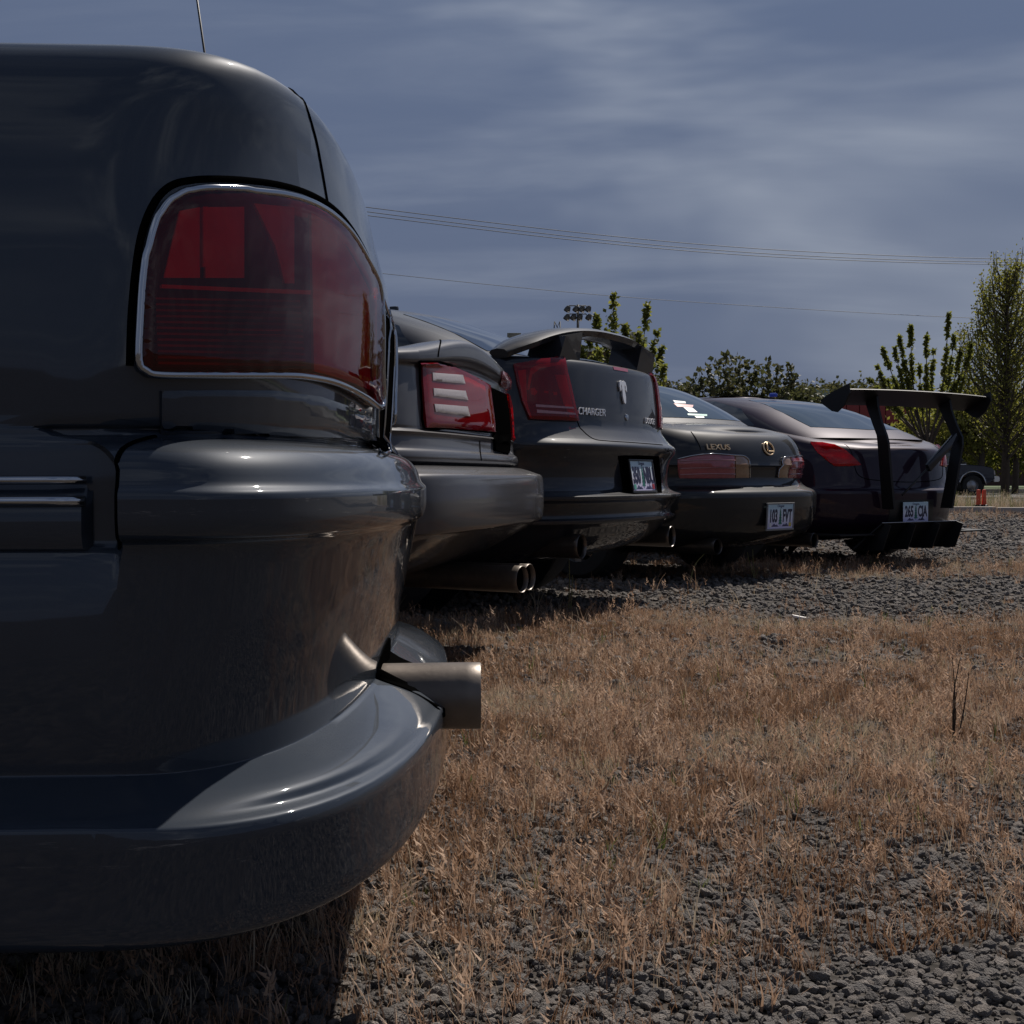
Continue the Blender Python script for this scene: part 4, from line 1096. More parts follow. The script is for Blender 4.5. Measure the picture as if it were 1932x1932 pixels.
# ------------------------------------------------------------------ scatter: gravel and dry grass
def scatter(name, protos, pts, label, cat):
    """one object of countless small pieces: geometry nodes place the prototypes on points"""
    pc_ = bpy.data.collections.new(name + '_pieces')
    for o in protos: pc_.objects.link(o)
    me = bpy.data.meshes.new(name)
    me.from_pydata([p[0] for p in pts], [], [])
    ar = me.attributes.new('rot', 'FLOAT_VECTOR', 'POINT'); ar.data.foreach_set('vector', [c for p in pts for c in p[1]])
    as_ = me.attributes.new('scl', 'FLOAT', 'POINT'); as_.data.foreach_set('value', [p[2] for p in pts])
    ai = me.attributes.new('idx', 'INT', 'POINT'); ai.data.foreach_set('value', [p[3] for p in pts])
    ob = link(bpy.data.objects.new(name, me))
    ng = bpy.data.node_groups.new(name + '_nodes', 'GeometryNodeTree')
    ng.interface.new_socket('Geometry', in_out='INPUT', socket_type='NodeSocketGeometry')
    ng.interface.new_socket('Geometry', in_out='OUTPUT', socket_type='NodeSocketGeometry')
    N, L = ng.nodes, ng.links
    gi, go = N.new('NodeGroupInput'), N.new('NodeGroupOutput')
    ci = N.new('GeometryNodeCollectionInfo'); ci.inputs['Collection'].default_value = pc_
    ci.inputs['Separate Children'].default_value = True; ci.inputs['Reset Children'].default_value = True
    ip = N.new('GeometryNodeInstanceOnPoints'); ip.inputs['Pick Instance'].default_value = True
    def attr(nm, ty):
        a = N.new('GeometryNodeInputNamedAttribute'); a.data_type = ty; a.inputs['Name'].default_value = nm
        return a.outputs['Attribute']
    L.new(gi.outputs[0], ip.inputs['Points']); L.new(ci.outputs[0], ip.inputs['Instance'])
    L.new(attr('idx', 'INT'), ip.inputs['Instance Index'])
    L.new(attr('rot', 'FLOAT_VECTOR'), ip.inputs['Rotation']); L.new(attr('scl', 'FLOAT'), ip.inputs['Scale'])
    L.new(ip.outputs[0], go.inputs[0])
    md = ob.modifiers.new('scatter', 'NODES'); md.node_group = ng
    return tag(ob, label, cat, None, 'stuff')
def var_mat(name, cols, rough=0.9, noise_scale=60, trans=0.0, bump=0.0):
    """colour picked per piece, mottled within it"""
    m, nt, b = new_mat(name)
    N, L = nt.nodes, nt.links
    oi = N.new('ShaderNodeObjectInfo'); cr = N.new('ShaderNodeValToRGB'); L.new(oi.outputs['Random'], cr.inputs[0])
    e = cr.color_ramp.elements
    e[0].position = 0; e[0].color = (*cols[0], 1); e[1].position = 1; e[1].color = (*cols[-1], 1)
    for i, c in enumerate(cols[1:-1]):
        q = e.new((i + 1) / (len(cols) - 1)); q.color = (*c, 1)
    tc = N.new('ShaderNodeTexCoord'); nz = N.new('ShaderNodeTexNoise'); nz.inputs['Scale'].default_value = noise_scale; nz.inputs['Detail'].default_value = 5
    L.new(tc.outputs['Object'], nz.inputs['Vector'])
    mr = N.new('ShaderNodeMapRange'); mr.inputs['To Min'].default_value = 0.6; mr.inputs['To Max'].default_value = 1.4; L.new(nz.outputs['Fac'], mr.inputs['Value'])
    mu = N.new('ShaderNodeMix'); mu.data_type = 'RGBA'; mu.blend_type = 'MULTIPLY'; mu.inputs['Factor'].default_value = 1
    L.new(cr.outputs[0], mu.inputs[6]); L.new(mr.outputs[0], mu.inputs[7])
    L.new(mu.outputs[2], b.inputs['Base Color'])
    b.inputs['Roughness'].default_value = rough; b.inputs['Specular IOR Level'].default_value = 0.2
    if trans > 0:
        out = N['Material Output']; tl = N.new('ShaderNodeBsdfTranslucent'); L.new(mu.outputs[2], tl.inputs[0])
        mx = N.new('ShaderNodeMixShader'); mx.inputs[0].default_value = trans
        L.new(b.outputs[0], mx.inputs[1]); L.new(tl.outputs[0], mx.inputs[2]); L.new(mx.outputs[0], out.inputs['Surface'])
    if bump > 0:
        bp = N.new('ShaderNodeBump'); bp.inputs['Strength'].default_value = bump; bp.inputs['Distance'].default_value = 0.05
        L.new(nz.outputs['Fac'], bp.inputs['Height']); L.new(bp.outputs[0], b.inputs['Normal'])
    return m
M_STONE = var_mat('crushed_stone', [(0.10, 0.092, 0.087), (0.16, 0.146, 0.136), (0.125, 0.118, 0.114), (0.20, 0.172, 0.150), (0.145, 0.133, 0.125), (0.26, 0.23, 0.205)], 0.85, 5.0, 0, 0.6)
M_STRAW = var_mat('dry_grass', [(0.38, 0.245, 0.160), (0.48, 0.325, 0.225), (0.31, 0.19, 0.12), (0.56, 0.41, 0.30), (0.41, 0.265, 0.175), (0.26, 0.155, 0.095)], 0.8, 40, 0.35)
M_STRAW_PALE = var_mat('pale_straw', [(0.50, 0.40, 0.28), (0.42, 0.32, 0.21), (0.55, 0.46, 0.34)], 0.8, 40, 0.3)
M_STRAW_DARK = var_mat('brown_grass', [(0.22, 0.125, 0.07), (0.29, 0.17, 0.10), (0.17, 0.095, 0.055), (0.33, 0.21, 0.13)], 0.8, 40, 0.35)
M_WEED = var_mat('green_weed', [(0.10, 0.13, 0.035), (0.15, 0.16, 0.05), (0.08, 0.10, 0.03)], 0.7, 40, 0.4)
def stone_proto(i):
    rg = random.Random(100 + i)
    bm = bmesh.new(); bmesh.ops.create_icosphere(bm, subdivisions=2, radius=1.0)
    planes = [(Vector((rg.gauss(0, 1), rg.gauss(0, 1), rg.gauss(0, 1))).normalized(), rg.uniform(0.5, 0.85)) for _ in range(9)]
    sx, sy, sz = rg.uniform(0.8, 1.35), rg.uniform(0.7, 1.1), rg.uniform(0.5, 0.85)
    for v in bm.verts:
        for n, d in planes:
            e = v.co.dot(n) - d
            if e > 0: v.co -= n * e * 0.95
        v.co += Vector((rg.gauss(0, 1), rg.gauss(0, 1), rg.gauss(0, 1))) * 0.025
        v.co = Vector((v.co.x * sx, v.co.y * sy, v.co.z * sz))
    me = bpy.data.meshes.new('stone'); bm.to_mesh(me); bm.free(); me.materials.append(M_STONE)
    return bpy.data.objects.new('stone', me)
def blade(V, F, base, ang, h, w, bend, rg, seg=3):
    d = Vector((math.cos(ang), math.sin(ang), 0)); s = Vector((-d.y, d.x, 0)); k = len(V)
    tw = rg.uniform(-0.8, 0.8)
    s = (s * math.cos(tw) + d * math.sin(tw))
    for i in range(seg + 1):
        t = i / seg; ww = w * (1 - t * 0.85)
        p = base + d * (bend * h * t * t) + Vector((0, 0, h * t * (1 - 0.25 * abs(bend) * t)))
        V.append(p - s * ww / 2); V.append(p + s * ww / 2)
    for i in range(seg): F.append((k + 2 * i, k + 2 * i + 1, k + 2 * i + 3, k + 2 * i + 2))
def tuft_proto(i, n, hmin, hmax, spread, mat, w=0.0022, head=0.0):
    rg = random.Random(500 + i); V, F = [], []
    for _ in range(n):
        a = rg.uniform(0, 6.28); r_ = spread * math.sqrt(rg.random())
        h = rg.uniform(hmin, hmax)
        blade(V, F, Vector((r_ * math.cos(a), r_ * math.sin(a), -0.004)), rg.uniform(0, 6.28), h, w * rg.uniform(0.7, 1.4), rg.uniform(-0.1, 0.75), rg)
        if head and rg.random() < head:          # little seed spikelets up the stalk
            top = V[-1]
            for q in range(4):
                blade(V, F, top - Vector((0, 0, 0.006 * q)), rg.uniform(0, 6.28), 0.010, 0.004, 0.9, rg, 1)
    me = bpy.data.meshes.new('tuft'); me.from_pydata([tuple(v) for v in V], [], F); me.materials.append(mat)
    return bpy.data.objects.new('tuft', me)
def nz2(x, y, s, o=0.0): return noise.noise(Vector((x * s + o, y * s - o, o * 0.37)))
sstep = lambda a, b, x: (lambda t: t * t * (3 - 2 * t))(min(1.0, max(0.0, (x - a) / (b - a))))
def grass_mask(x, y):
    """how much dry grass grows at a spot, 0..1"""
    n = 0.5 + 0.45 * nz2(x, y, 1.1, 3.3) + 0.55 * nz2(x, y, 4.1, 8.1) + 0.40 * nz2(x, y, 11.0, 4.4)
    e = 0.35 * nz2(x, y, 0.9, 5.0)
    w = 0.70
    w += 0.02 * sstep(1.9, 2.6, y) + 0.28 * sstep(3.0, 4.2, y)
    w -= 0.35 * sstep(0.25, 0.40, (x + 0.2) / max(y, 1)) * (1 - sstep(2.4, 3.4, y))
    w -= 0.50 * (1 - sstep(1.75, 2.10, y + 0.3 * e))
    w *= 1 - 0.97 * sstep(6.5, 7.0, y + e) * (1 - sstep(9.3, 9.9, y + e))
    w *= 1 - 0.90 * sstep(10.9, 11.5, y + e) * (1 - sstep(21, 24, y))
    w *= 1 - 0.9 * sstep(27, 27.4, y)
    return max(0.0, min(1.0, w * (0.26 + 0.74 * sstep(0.10, 0.60, n)) * 1.2))
stones = [stone_proto(i) for i in range(14)]
tufts = [tuft_proto(i, 13, 0.016, 0.048, 0.018, M_STRAW) for i in range(8)] + [tuft_proto(20 + i, 9, 0.03, 0.085, 0.014, M_STRAW, 0.0018, 0.8) for i in range(4)] + \
        [tuft_proto(40 + i, 4, 0.03, 0.10, 0.012, M_STRAW_PALE, 0.002) for i in range(3)] + [tuft_proto(60 + i, 7, 0.02, 0.06, 0.012, M_WEED, 0.003) for i in range(2)] + \
        [tuft_proto(70 + i, 12, 0.016, 0.05, 0.018, M_STRAW_DARK) for i in range(4)] + [tuft_proto(75 + i, 10, 0.016, 0.05, 0.018, M_STRAW_PALE, 0.0017) for i in range(3)]
pts_s, pts_g = [], []
for (y0, y1, ds, r0, r1, dg, gs) in ((1.0, 2.7, 7000, 0.0045, 0.0145, 2600, 0.9), (2.7, 4.6, 4200, 0.0045, 0.0145, 2200, 0.95), (4.6, 8.0, 800, 0.008, 0.024, 1050, 1.0), (8.0, 13.0, 420, 0.010, 0.026, 420, 1.15), (13.0, 28.0, 90, 0.014, 0.040, 45, 1.6)):
    y = y0
    area = 0
    xm = lambda yy: 0.42 * yy + 0.7
    area = (y1 - y0) * (xm(y0) + xm(y1))
    for _ in range(int(area * ds)):
        yy = rnd.uniform(y0, y1); m_ = xm(yy); xx = rnd.uniform(-m_, m_)
        r_ = r0 + (r1 - r0) * rnd.random() ** 2.6
        gmv = grass_mask(xx, yy)
        if rnd.random() < gmv * 0.45: continue
        pts_s.append(((xx, yy, r_ * rnd.uniform(0.05, 0.5)), (rnd.uniform(-0.5, 0.5), rnd.uniform(-0.5, 0.5), rnd.uniform(0, 6.28)), r_, rnd.randrange(14)))
    for _ in range(int(area * dg)):
        yy = rnd.uniform(y0, y1); m_ = xm(yy); xx = rnd.uniform(-m_, m_)
        if rnd.random() > grass_mask(xx, yy): continue
        u = rnd.random()
        k = rnd.randrange(8) if u < 0.80 else (8 + rnd.randrange(4) if u < 0.93 else (12 + rnd.randrange(3) if u < 0.985 else 15 + rnd.randrange(2)))
        tn = nz2(xx, yy, 1.3, 11.0) + 0.5 * nz2(xx, yy, 4.0, 2.0) + rnd.gauss(0, 0.12)
        if k < 8 and tn < -0.10: k = 17 + rnd.randrange(4)
        elif k < 8 and tn > 0.24: k = 21 + rnd.randrange(3)
        pts_g.append(((xx, yy, 0.0), (rnd.uniform(-0.25, 0.25), rnd.uniform(-0.25, 0.25), rnd.uniform(0, 6.28)), gs * rnd.choice((0.45, 0.7, 0.85, 1.0, 1.15, 1.5)) * rnd.uniform(0.8, 1.2), k))
for _ in range(52000):
    yy = 1.1 + 2.6 * rnd.random() ** 1.2; m_ = 0.42 * yy + 0.7; xx = rnd.uniform(-m_, m_)
    r_ = rnd.uniform(0.0018, 0.0055)
    pts_s.append(((xx, yy, r_ * 0.4), (rnd.uniform(-0.9, 0.9), rnd.uniform(-0.9, 0.9), rnd.uniform(0, 6.28)), r_, rnd.randrange(14)))
scatter('gravel', stones, pts_s, 'loose grey crushed stones covering the lot', 'gravel')
scatter('dry_grass', tufts, pts_g, 'short brown dried grass growing through the gravel', 'grass')

# ------------------------------------------------------------------ beyond the cars: kerb, road, lawn
M_CONC = pbr('concrete_kerb', (0.36, 0.32, 0.28), 0.85, var=0.35, vscale=3, bump=0.3, bscale=30)
M_ASPH = pbr('asphalt', (0.055, 0.053, 0.052), 0.9, var=0.35, vscale=2, bump=0.3, bscale=80)
M_LAWN = pbr('lawn_green', (0.055, 0.085, 0.022), 0.9, var=0.5, vscale=1.5, bump=0.6, bscale=30)
def slab(name, x0, x1, y0, y1, z0, z1, mat, label):
    bm = bmesh.new(); bm_box(bm, ((x0 + x1) / 2, (y0 + y1) / 2, (z0 + z1) / 2), (x1 - x0, y1 - y0, z1 - z0), None, 0)
    return tag(bm_obj(name, bm, mat, None, False), label, None, None, 'structure')
slab('road', -200, 200, 36.0, 58.7, -0.2, 0.006, M_ASPH, 'grey asphalt road behind the lot')
slab('lawn', -200, 200, 59.0, 86, -0.2, 0.15, M_LAWN, 'mown green lawn in front of the buildings')
for i in range(26):
    x0 = 7.0 + i * 1.25
    bm = bmesh.new(); bm_box(bm, (x0 + 0.61, 27.0 + 0.03 * math.sin(i * 2.1), 0.05), (1.22, 0.16, 0.12 + 0.02 * math.sin(i * 1.7)), None, 0.02)
    o = bm_obj('kerb_stone', bm, M_CONC, None)
    if i == 0:
        kerb = empty('kerb', (0, 0, 0)); tag(kerb, 'low concrete kerb edging the gravel lot', None, None, 'structure')
    o.parent = kerb
slab('road_kerb', -200, 200, 58.7, 59.0, -0.2, 0.19, M_CONC, 'pale concrete kerb between road and lawn')
weeds = [tuft_proto(80 + i, 16, 0.16, 0.42, 0.07, M_STRAW_PALE if i % 2 else M_WEED, 0.009, 0.6) for i in range(6)]
pts_w = []
for _ in range(2600):
    yy = rnd.uniform(27.3, 35.5); xx = rnd.uniform(0.18 * yy, 0.45 * yy)
    if nz2(xx, yy, 0.5, 2.0) + 0.35 < rnd.random() * 0.7: continue
    if abs(xx / yy - 0.3405) < 0.007 and yy < 32.6: continue
    pts_w.append(((xx, yy, 0), (0, 0, rnd.uniform(0, 6.28)), rnd.uniform(0.5, 1.25), rnd.choice((0, 1, 1, 2, 3, 3, 4, 5, 5))))
scatter('tall_weeds', weeds, pts_w, 'tall seeding weeds growing along the far kerb', 'weeds')

# ------------------------------------------------------------------ trees
def leaf_mat(name, cols, trans=0.58):
    m, nt, b = new_mat(name)
    N, L = nt.nodes, nt.links
    ge = N.new('ShaderNodeNewGeometry'); cr = N.new('ShaderNodeValToRGB'); L.new(ge.outputs['Random Per Island'], cr.inputs[0])
    e = cr.color_ramp.elements
    e[0].position = 0; e[0].color = (*cols[0], 1); e[1].position = 1; e[1].color = (*cols[-1], 1)
    for i, c in enumerate(cols[1:-1]):
        q = e.new((i + 1) / (len(cols) - 1)); q.color = (*c, 1)
    L.new(cr.outputs[0], b.inputs['Base Color']); b.inputs['Roughness'].default_value = 0.55
    tl = N.new('ShaderNodeBsdfTranslucent'); L.new(cr.outputs[0], tl.inputs[0])
    mx = N.new('ShaderNodeMixShader'); mx.inputs[0].default_value = trans
    L.new(b.outputs[0], mx.inputs[1]); L.new(tl.outputs[0], mx.inputs[2]); L.new(mx.outputs[0], N['Material Output'].inputs['Surface'])
    return m
M_LEAF_A = leaf_mat('fresh_green_leaves', [(0.13, 0.15, 0.025), (0.20, 0.215, 0.04), (0.09, 0.10, 0.022), (0.27, 0.27, 0.055)])
M_LEAF_B = leaf_mat('dark_green_leaves', [(0.055, 0.062, 0.022), (0.085, 0.09, 0.03), (0.07, 0.068, 0.027), (0.11, 0.105, 0.038)], 0.45)
M_LEAF_C = leaf_mat('yellow_green_leaves', [(0.15, 0.16, 0.026), (0.21, 0.21, 0.036), (0.27, 0.26, 0.05), (0.11, 0.10, 0.026)])
M_BARK = pbr('bark', (0.075, 0.058, 0.045), 0.9, var=0.4, vscale=12, bump=0.6, bscale=40)
def add_leaf(V, F, p, size, rg):
    n = Vector((rg.gauss(0, 1), rg.gauss(0, 1), rg.gauss(0, 0.8))).normalized()
    a = n.orthogonal().normalized(); a.rotate(Matrix.Rotation(rg.uniform(0, 6.28), 3, n)); b = n.cross(a)
    k = len(V); s = size * rg.uniform(0.7, 1.25)
    V.extend([p, p + a * s * 0.45 + b * s * 0.36 + n * s * 0.08, p + a * s, p + a * s * 0.45 - b * s * 0.36 + n * s * 0.08])
    F.append((k, k + 1, k + 2, k + 3))
def merge_tubes(name, tubes, mat, parent):
    V, F = [], []
    for pts, rad, seg in tubes:
        v, f = tube_geo(pts, rad, seg); k = len(V); V += v; F += [tuple(q + k for q in ff) for ff in f]
    return mesh_obj(name, V, F, mat, parent)
def shoot_tree(name, base, tips, label, group, leaf, lsize, fork=0.25, per_m=34, fill=0, seed=1, cat='tree', spread=0.10, low=0.12):
    """young tree: short trunk, long upright shoots set with leaves"""
    rg = random.Random(seed)
    t = empty(name, base, 0, label, cat, group)
    o = Vector(base)
    tips = [Vector(p) - o for p in tips]
    top = max(p.z for p in tips); fz = top * fork
    V, F, tb = [], [], [([Vector((0, 0, -0.05)), Vector((0.02, 0, fz * 0.5)), Vector((0, 0.02, fz))], [0.05 + top * 0.010, 0.04 + top * 0.008, 0.035 + top * 0.006], 8)]
    for p in tips:
        st = Vector((p.x * 0.08, p.y * 0.08, fz * rg.uniform(0.75, 1.0)))
        mid = Vector((p.x * 0.66, p.y * 0.66, fz + (p.z - fz) * 0.42)) + Vector((rg.gauss(0, .04), rg.gauss(0, .04), 0))
        path = smooth_path([st, mid, p], 7)
        L_ = sum((b - a).length for a, b in zip(path, path[1:]))
        tb.append((path, [0.022 * (1 - i / (len(path) - 1)) + 0.004 for i in range(len(path))], 5))
        cnt = int(L_ * per_m)
        phase = rg.uniform(0, 6)
        for i in range(cnt):
            u = low + (1 - low) * (i + rg.random()) / cnt
            if math.sin(u * L_ * 9 + phase) < -0.8: continue
            q = path[min(len(path) - 2, int(u * (len(path) - 1)))].lerp(path[min(len(path) - 1, int(u * (len(path) - 1)) + 1)], u * (len(path) - 1) % 1.0)
            sp = spread * (1.05 - 0.72 * u)
            add_leaf(V, F, q + Vector((rg.gauss(0, sp), rg.gauss(0, sp), rg.gauss(0, sp * 0.6))), lsize, rg)
    for i in range(fill):
        p = rg.choice(tips) * rg.uniform(0.15, 0.75) + Vector((rg.gauss(0, .25), rg.gauss(0, .25), rg.gauss(0, .2) + fz * 0.3))
        for k in range(7): add_leaf(V, F, p + Vector((rg.gauss(0, .09), rg.gauss(0, .09), rg.gauss(0, .09))), lsize, rg)
    merge_tubes('trunk', tb, M_BARK, t)
    mesh_obj('crown', V, F, leaf, t, False)
    return t
def bushy_tree(name, base, rx, ry, rz, zc, label, group, leaf, lsize, clumps, seed, cat='tree', per=26, cr=0.28):
    """round or oval crown of many leaf clumps, uneven and open in places"""
    rg = random.Random(seed)
    t = empty(name, base, 0, label, cat, group)
    V, F, tb = [], [], []
    tb.append(([Vector((0, 0, -0.05)), Vector((0.05, 0, zc * 0.5)), Vector((0, 0, zc))], [0.10 + rz * 0.025, 0.08 + rz * 0.02, 0.05], 8))
    for i in range(clumps):
        th, ph = rg.uniform(0, 6.28), math.acos(rg.uniform(-1, 1)); rr = rg.random() ** 0.45 * (0.78 + 0.35 * noise.noise(Vector((math.cos(th) * 1.7, math.sin(th) * 1.7, math.cos(ph) * 1.9 + seed))))
        p = Vector((rx * rr * math.sin(ph) * math.cos(th), ry * rr * math.sin(ph) * math.sin(th), zc + rz * rr * math.cos(ph)))
        if p.z < 0.15: p.z = rg.uniform(0.15, 0.5)
        if i % 5 == 0: tb.append((smooth_path([Vector((0, 0, zc * rg.uniform(0.3, 0.9))), p * 0.5 + Vector((0, 0, zc * 0.2)), p], 4), [0.03, 0.027, 0.024, 0.02, 0.017, 0.014, 0.012, 0.01, 0.008], 4))
        c = cr * rg.uniform(0.6, 1.3)
        for k in range(per): add_leaf(V, F, p + Vector((rg.gauss(0, c * 0.5), rg.gauss(0, c * 0.5), rg.gauss(0, c * 0.5))), lsize, rg)
    merge_tubes('trunk', tb, M_BARK, t)
    mesh_obj('crown', V, F, leaf, t, False)
    return t
def gpt(px, Y): p = at_depth(px, 900, Y); return (p.x, p.y, 0)
TG = 'trees behind the row of cars'
def tips_at(lst, Y, seed):
    rg = random.Random(seed)
    return [at_depth(px, py, Y + rg.uniform(-0.7, 0.7)) for px, py in lst]
shoot_tree('young_tree', gpt(1175, 27), tips_at([(1125, 592), (1157, 556), (1180, 612), (1205, 622), (1222, 571), (1238, 625), (1250, 652), (1254, 690), (1142, 625), (1110, 640), (1095, 655), (1130, 660), (1160, 650), (1196, 652)], 27, 2),
           'young tree with leafy upright shoots rising above the arched spoiler', TG, M_LEAF_A, 0.105, 0.30, 190, 190, 11, spread=0.052)
shoot_tree('young_tree', gpt(1750, 29), tips_at([(1655, 690), (1664, 655), (1688, 655), (1697, 634), (1718, 615), (1748, 632), (1790, 590), (1800, 632), (1815, 650), (1830, 668), (1672, 715), (1705, 680), (1735, 690), (1762, 660), (1790, 690), (1835, 640), (1640, 715)], 29, 3),
           'young tree with long leafy shoots fanning out behind the tall wing', TG, M_LEAF_A, 0.072, 0.40, 240, 0, 12, spread=0.036, low=0.38)
shoot_tree('broad_tree', gpt(1405, 44), tips_at([(1308, 712), (1318, 700), (1335, 690), (1350, 676), (1366, 668), (1380, 674), (1395, 672), (1410, 684), (1430, 682), (1452, 680), (1470, 690), (1492, 688), (1500, 697), (1300, 725), (1340, 710), (1365, 695), (1390, 700), (1420, 702), (1445, 705), (1475, 708), (1500, 718)], 44, 4),
           'dark spreading tree in front of the red building', TG, M_LEAF_B, 0.19, 0.35, 40, 330, 13, spread=0.16)
bushy_tree('round_tree', gpt(1520, 75), 1.6, 1.4, 1.9, 4.2, 'dark round tree beside the roof unit of the red building', TG, M_LEAF_B, 0.26, 90, 14, per=22, cr=0.5)
for i, (px, w, h) in enumerate(((1560, 2.2, 1.7), (1605, 2.6, 2.2), (1640, 2.4, 2.0), (1280, 2.0, 1.9))):
    lab = ['low far tree behind the flat roof of the red building', 'pointed far tree behind the flat roof of the red building', 'leafy far tree beside the fanning young tree', 'pale far tree behind the black coupe with gold badges'][i]
    bushy_tree('far_tree', gpt(px, 118), w, 1.5, h, [6.8, 7.0, 7.0, 6.6][i], lab, TG, M_LEAF_B, 0.34, 70, 30 + i, per=18, cr=0.6)
for i, px in enumerate((1235, 1262, 1292, 1500, 1540, 1580, 1622, 1660, 1690)):
    bushy_tree('far_tree', gpt(px, 125), 2.0 + 0.5 * math.sin(i * 2.3), 1.5, 1.9 + 0.4 * math.sin(i * 1.7), 7.6 + 0.5 * math.sin(i * 3.1), 'low hazy tree of the far tree line beyond the buildings', 'far tree line', M_LEAF_B, 0.36, 75, 90 + i, per=18, cr=0.6)
for i, px in enumerate((1800, 1850, 1900, 1945, 1985)):
    bushy_tree('hedge_bush', gpt(px, 70 + 2 * (i % 2)), 2.0, 1.3, 2.1 + 0.4 * math.sin(i * 2.0), 2.6, 'full yellow-green hedge bush in front of the brown brick wing', 'hedge bushes by the brown wing', M_LEAF_C, 0.2, 150, 120 + i, 'bush', per=22, cr=0.5)
def poplar(px, Y, top_py, label):
    rg = random.Random(77)
    b = Vector(gpt(px, Y)); t = empty('poplar_tree', b, 0, label, 'tree', TG)
    H = at_depth(px, top_py, Y).z
    tb = [([Vector((0, 0, -0.1)), Vector((0.06, 0, H * 0.5)), Vector((0.0, 0, H))], [0.16, 0.10, 0.012], 8)]
    V, F = [], []
    for i in range(190):
        z0 = H * (0.14 + 0.78 * (i / 190) ** 0.9); th = rg.uniform(0, 6.28)
        L_ = (H - z0) * 0.42 + 0.45 + rg.uniform(-0.3, 0.5)
        L_ = min(L_, 3.4)
        d = Vector((math.cos(th) * 0.62, math.sin(th) * 0.62, 1.0)).normalized()
        st = Vector((0, 0, z0)); mid = st + d * L_ * 0.5 + Vector((math.cos(th), math.sin(th), 0)) * 0.16 * L_; en = st + d * L_ + Vector((0, 0, 0.2))
        path = smooth_path([st, mid, en], 4)
        tb.append((path, [0.03 * (1 - k / (len(path) - 1)) + 0.005 for k in range(len(path))], 4))
        for k in range(int(L_ * 34)):
            u = rg.uniform(0.15, 1.0); q = path[0].lerp(path[-1], u) if u > 0.98 else path[int(u * (len(path) - 1))].lerp(path[min(len(path) - 1, int(u * (len(path) - 1)) + 1)], u * (len(path) - 1) % 1)
            add_leaf(V, F, q + Vector((rg.gauss(0, .10), rg.gauss(0, .10), rg.gauss(0, .12))), 0.095, rg)
    merge_tubes('trunk', tb, M_BARK, t); mesh_obj('crown', V, F, M_LEAF_C, t, False)
poplar(1896, 48, 494, 'tall airy poplar with ascending branches and small leaves')
for i, (px, Y, rx, rz, zc) in enumerate(((1790, 41, 1.3, 1.5, 2.2), (1850, 40, 1.4, 1.6, 2.5), (1915, 41, 1.6, 1.8, 2.6), (1745, 46, 1.0, 1.3, 1.9))):
    lab = ['yellow-green bush under the right end of the tall wing', 'dense yellow-green bush behind the navy pickup truck', 'large yellow-green bush at the foot of the poplar', 'thin reddish-stemmed bush in front of the red building'][i]
    bushy_tree('bush', gpt(px, Y + (0 if i == 3 else 17)), rx * 1.45, 1.2, rz * 1.25, zc * 1.22, lab, 'bushes below the poplar', M_LEAF_C, 0.17, [150, 190, 230, 55][i], 50 + i, 'bush', per=24, cr=0.42)

# ------------------------------------------------------------------ buildings
M_RED = pbr('red_metal_siding', (0.26, 0.030, 0.032), 0.6, var=0.15, vscale=0.5)
M_BRICK = pbr('brown_brick', (0.085, 0.045, 0.034), 0.9, var=0.3, vscale=6)
M_BROWN = pbr('brown_wall', (0.12, 0.075, 0.06), 0.85, var=0.2, vscale=1)
M_WHITE = pbr('white_fascia', (0.75, 0.72, 0.68), 0.6, var=0.1, vscale=2)
M_UNIT = pbr('roof_unit_metal', (0.10, 0.10, 0.085), 0.6, var=0.3, vscale=2)
M_UNIT_G = pbr('pale_green_unit', (0.26, 0.31, 0.27), 0.6, var=0.2, vscale=2)
def wx(px, Y): return (px - HALF) / FPX * Y
def wz(py, Y): return CAM_H + (HORIZON - py) / FPX * Y
b1 = empty('red_building', (wx(1300, 92), 92, 0), 0, 'long flat-roofed building with red siding over brown brick', 'building')
W1 = wx(1742, 92) - wx(1300, 92); Z0, Z1, Z2 = 0.0, wz(800, 92), wz(755, 92)
box('wall', (W1 / 2, 5, (Z0 + Z1) / 2), (W1, 10, Z1 - Z0), M_BRICK, b1, None, 0)
npan = 18
for i in range(npan):
    w_ = W1 / npan
    box('siding_panel', (w_ * (i + 0.5), 4.9, (Z1 + Z2) / 2 + 0.01), (w_ - 0.05, 10.2, Z2 - Z1), M_RED, b1, None, 0.01)
box('roof', (W1 / 2, 5, Z2 + 0.05), (W1 + 0.3, 10.4, 0.10), M_UNIT, b1, None, 0)
ru = box('roof_unit', (wx(1566, 92) - wx(1300, 92), 3, Z2 + 0.5), (0.95, 1.2, 0.75), M_UNIT_G, b1, None, 0.03)
wdw = box('window', (wx(1727, 92) - wx(1300, 92), -0.03, wz(815, 92)), (0.5, 0.1, 1.3), M_WHITE, b1, None, 0.01)
box('pane', (wx(1727, 92) - wx(1300, 92), -0.09, wz(815, 92)), (0.38, 0.04, 1.15), M_GLASS_BLUE, wdw, None, 0)
b2 = empty('brown_building', (wx(1755, 92), 92.5, 0), 0, 'low dark brown brick wing behind the pickup truck', 'building')
W2 = wx(2300, 92) - wx(1755, 92)
box('wall', (W2 / 2, 5, wz(822, 92) / 2), (W2, 10, wz(822, 92)), M_BRICK, b2, None, 0)
box('roof', (W2 / 2, 5, wz(822, 92) + 0.12), (W2 + 0.4, 10.6, 0.22), M_BROWN, b2, None, 0.02)
b3 = empty('flat_roofed_building', (wx(940, 100), 100, 0), 0, 'brown building with white roof edge beyond the arched spoiler', 'building')
W3 = wx(1225, 100) - wx(940, 100); ZT = wz(664, 100)
box('wall', (W3 / 2, 6, ZT / 2), (W3, 12, ZT), M_BROWN, b3, None, 0)
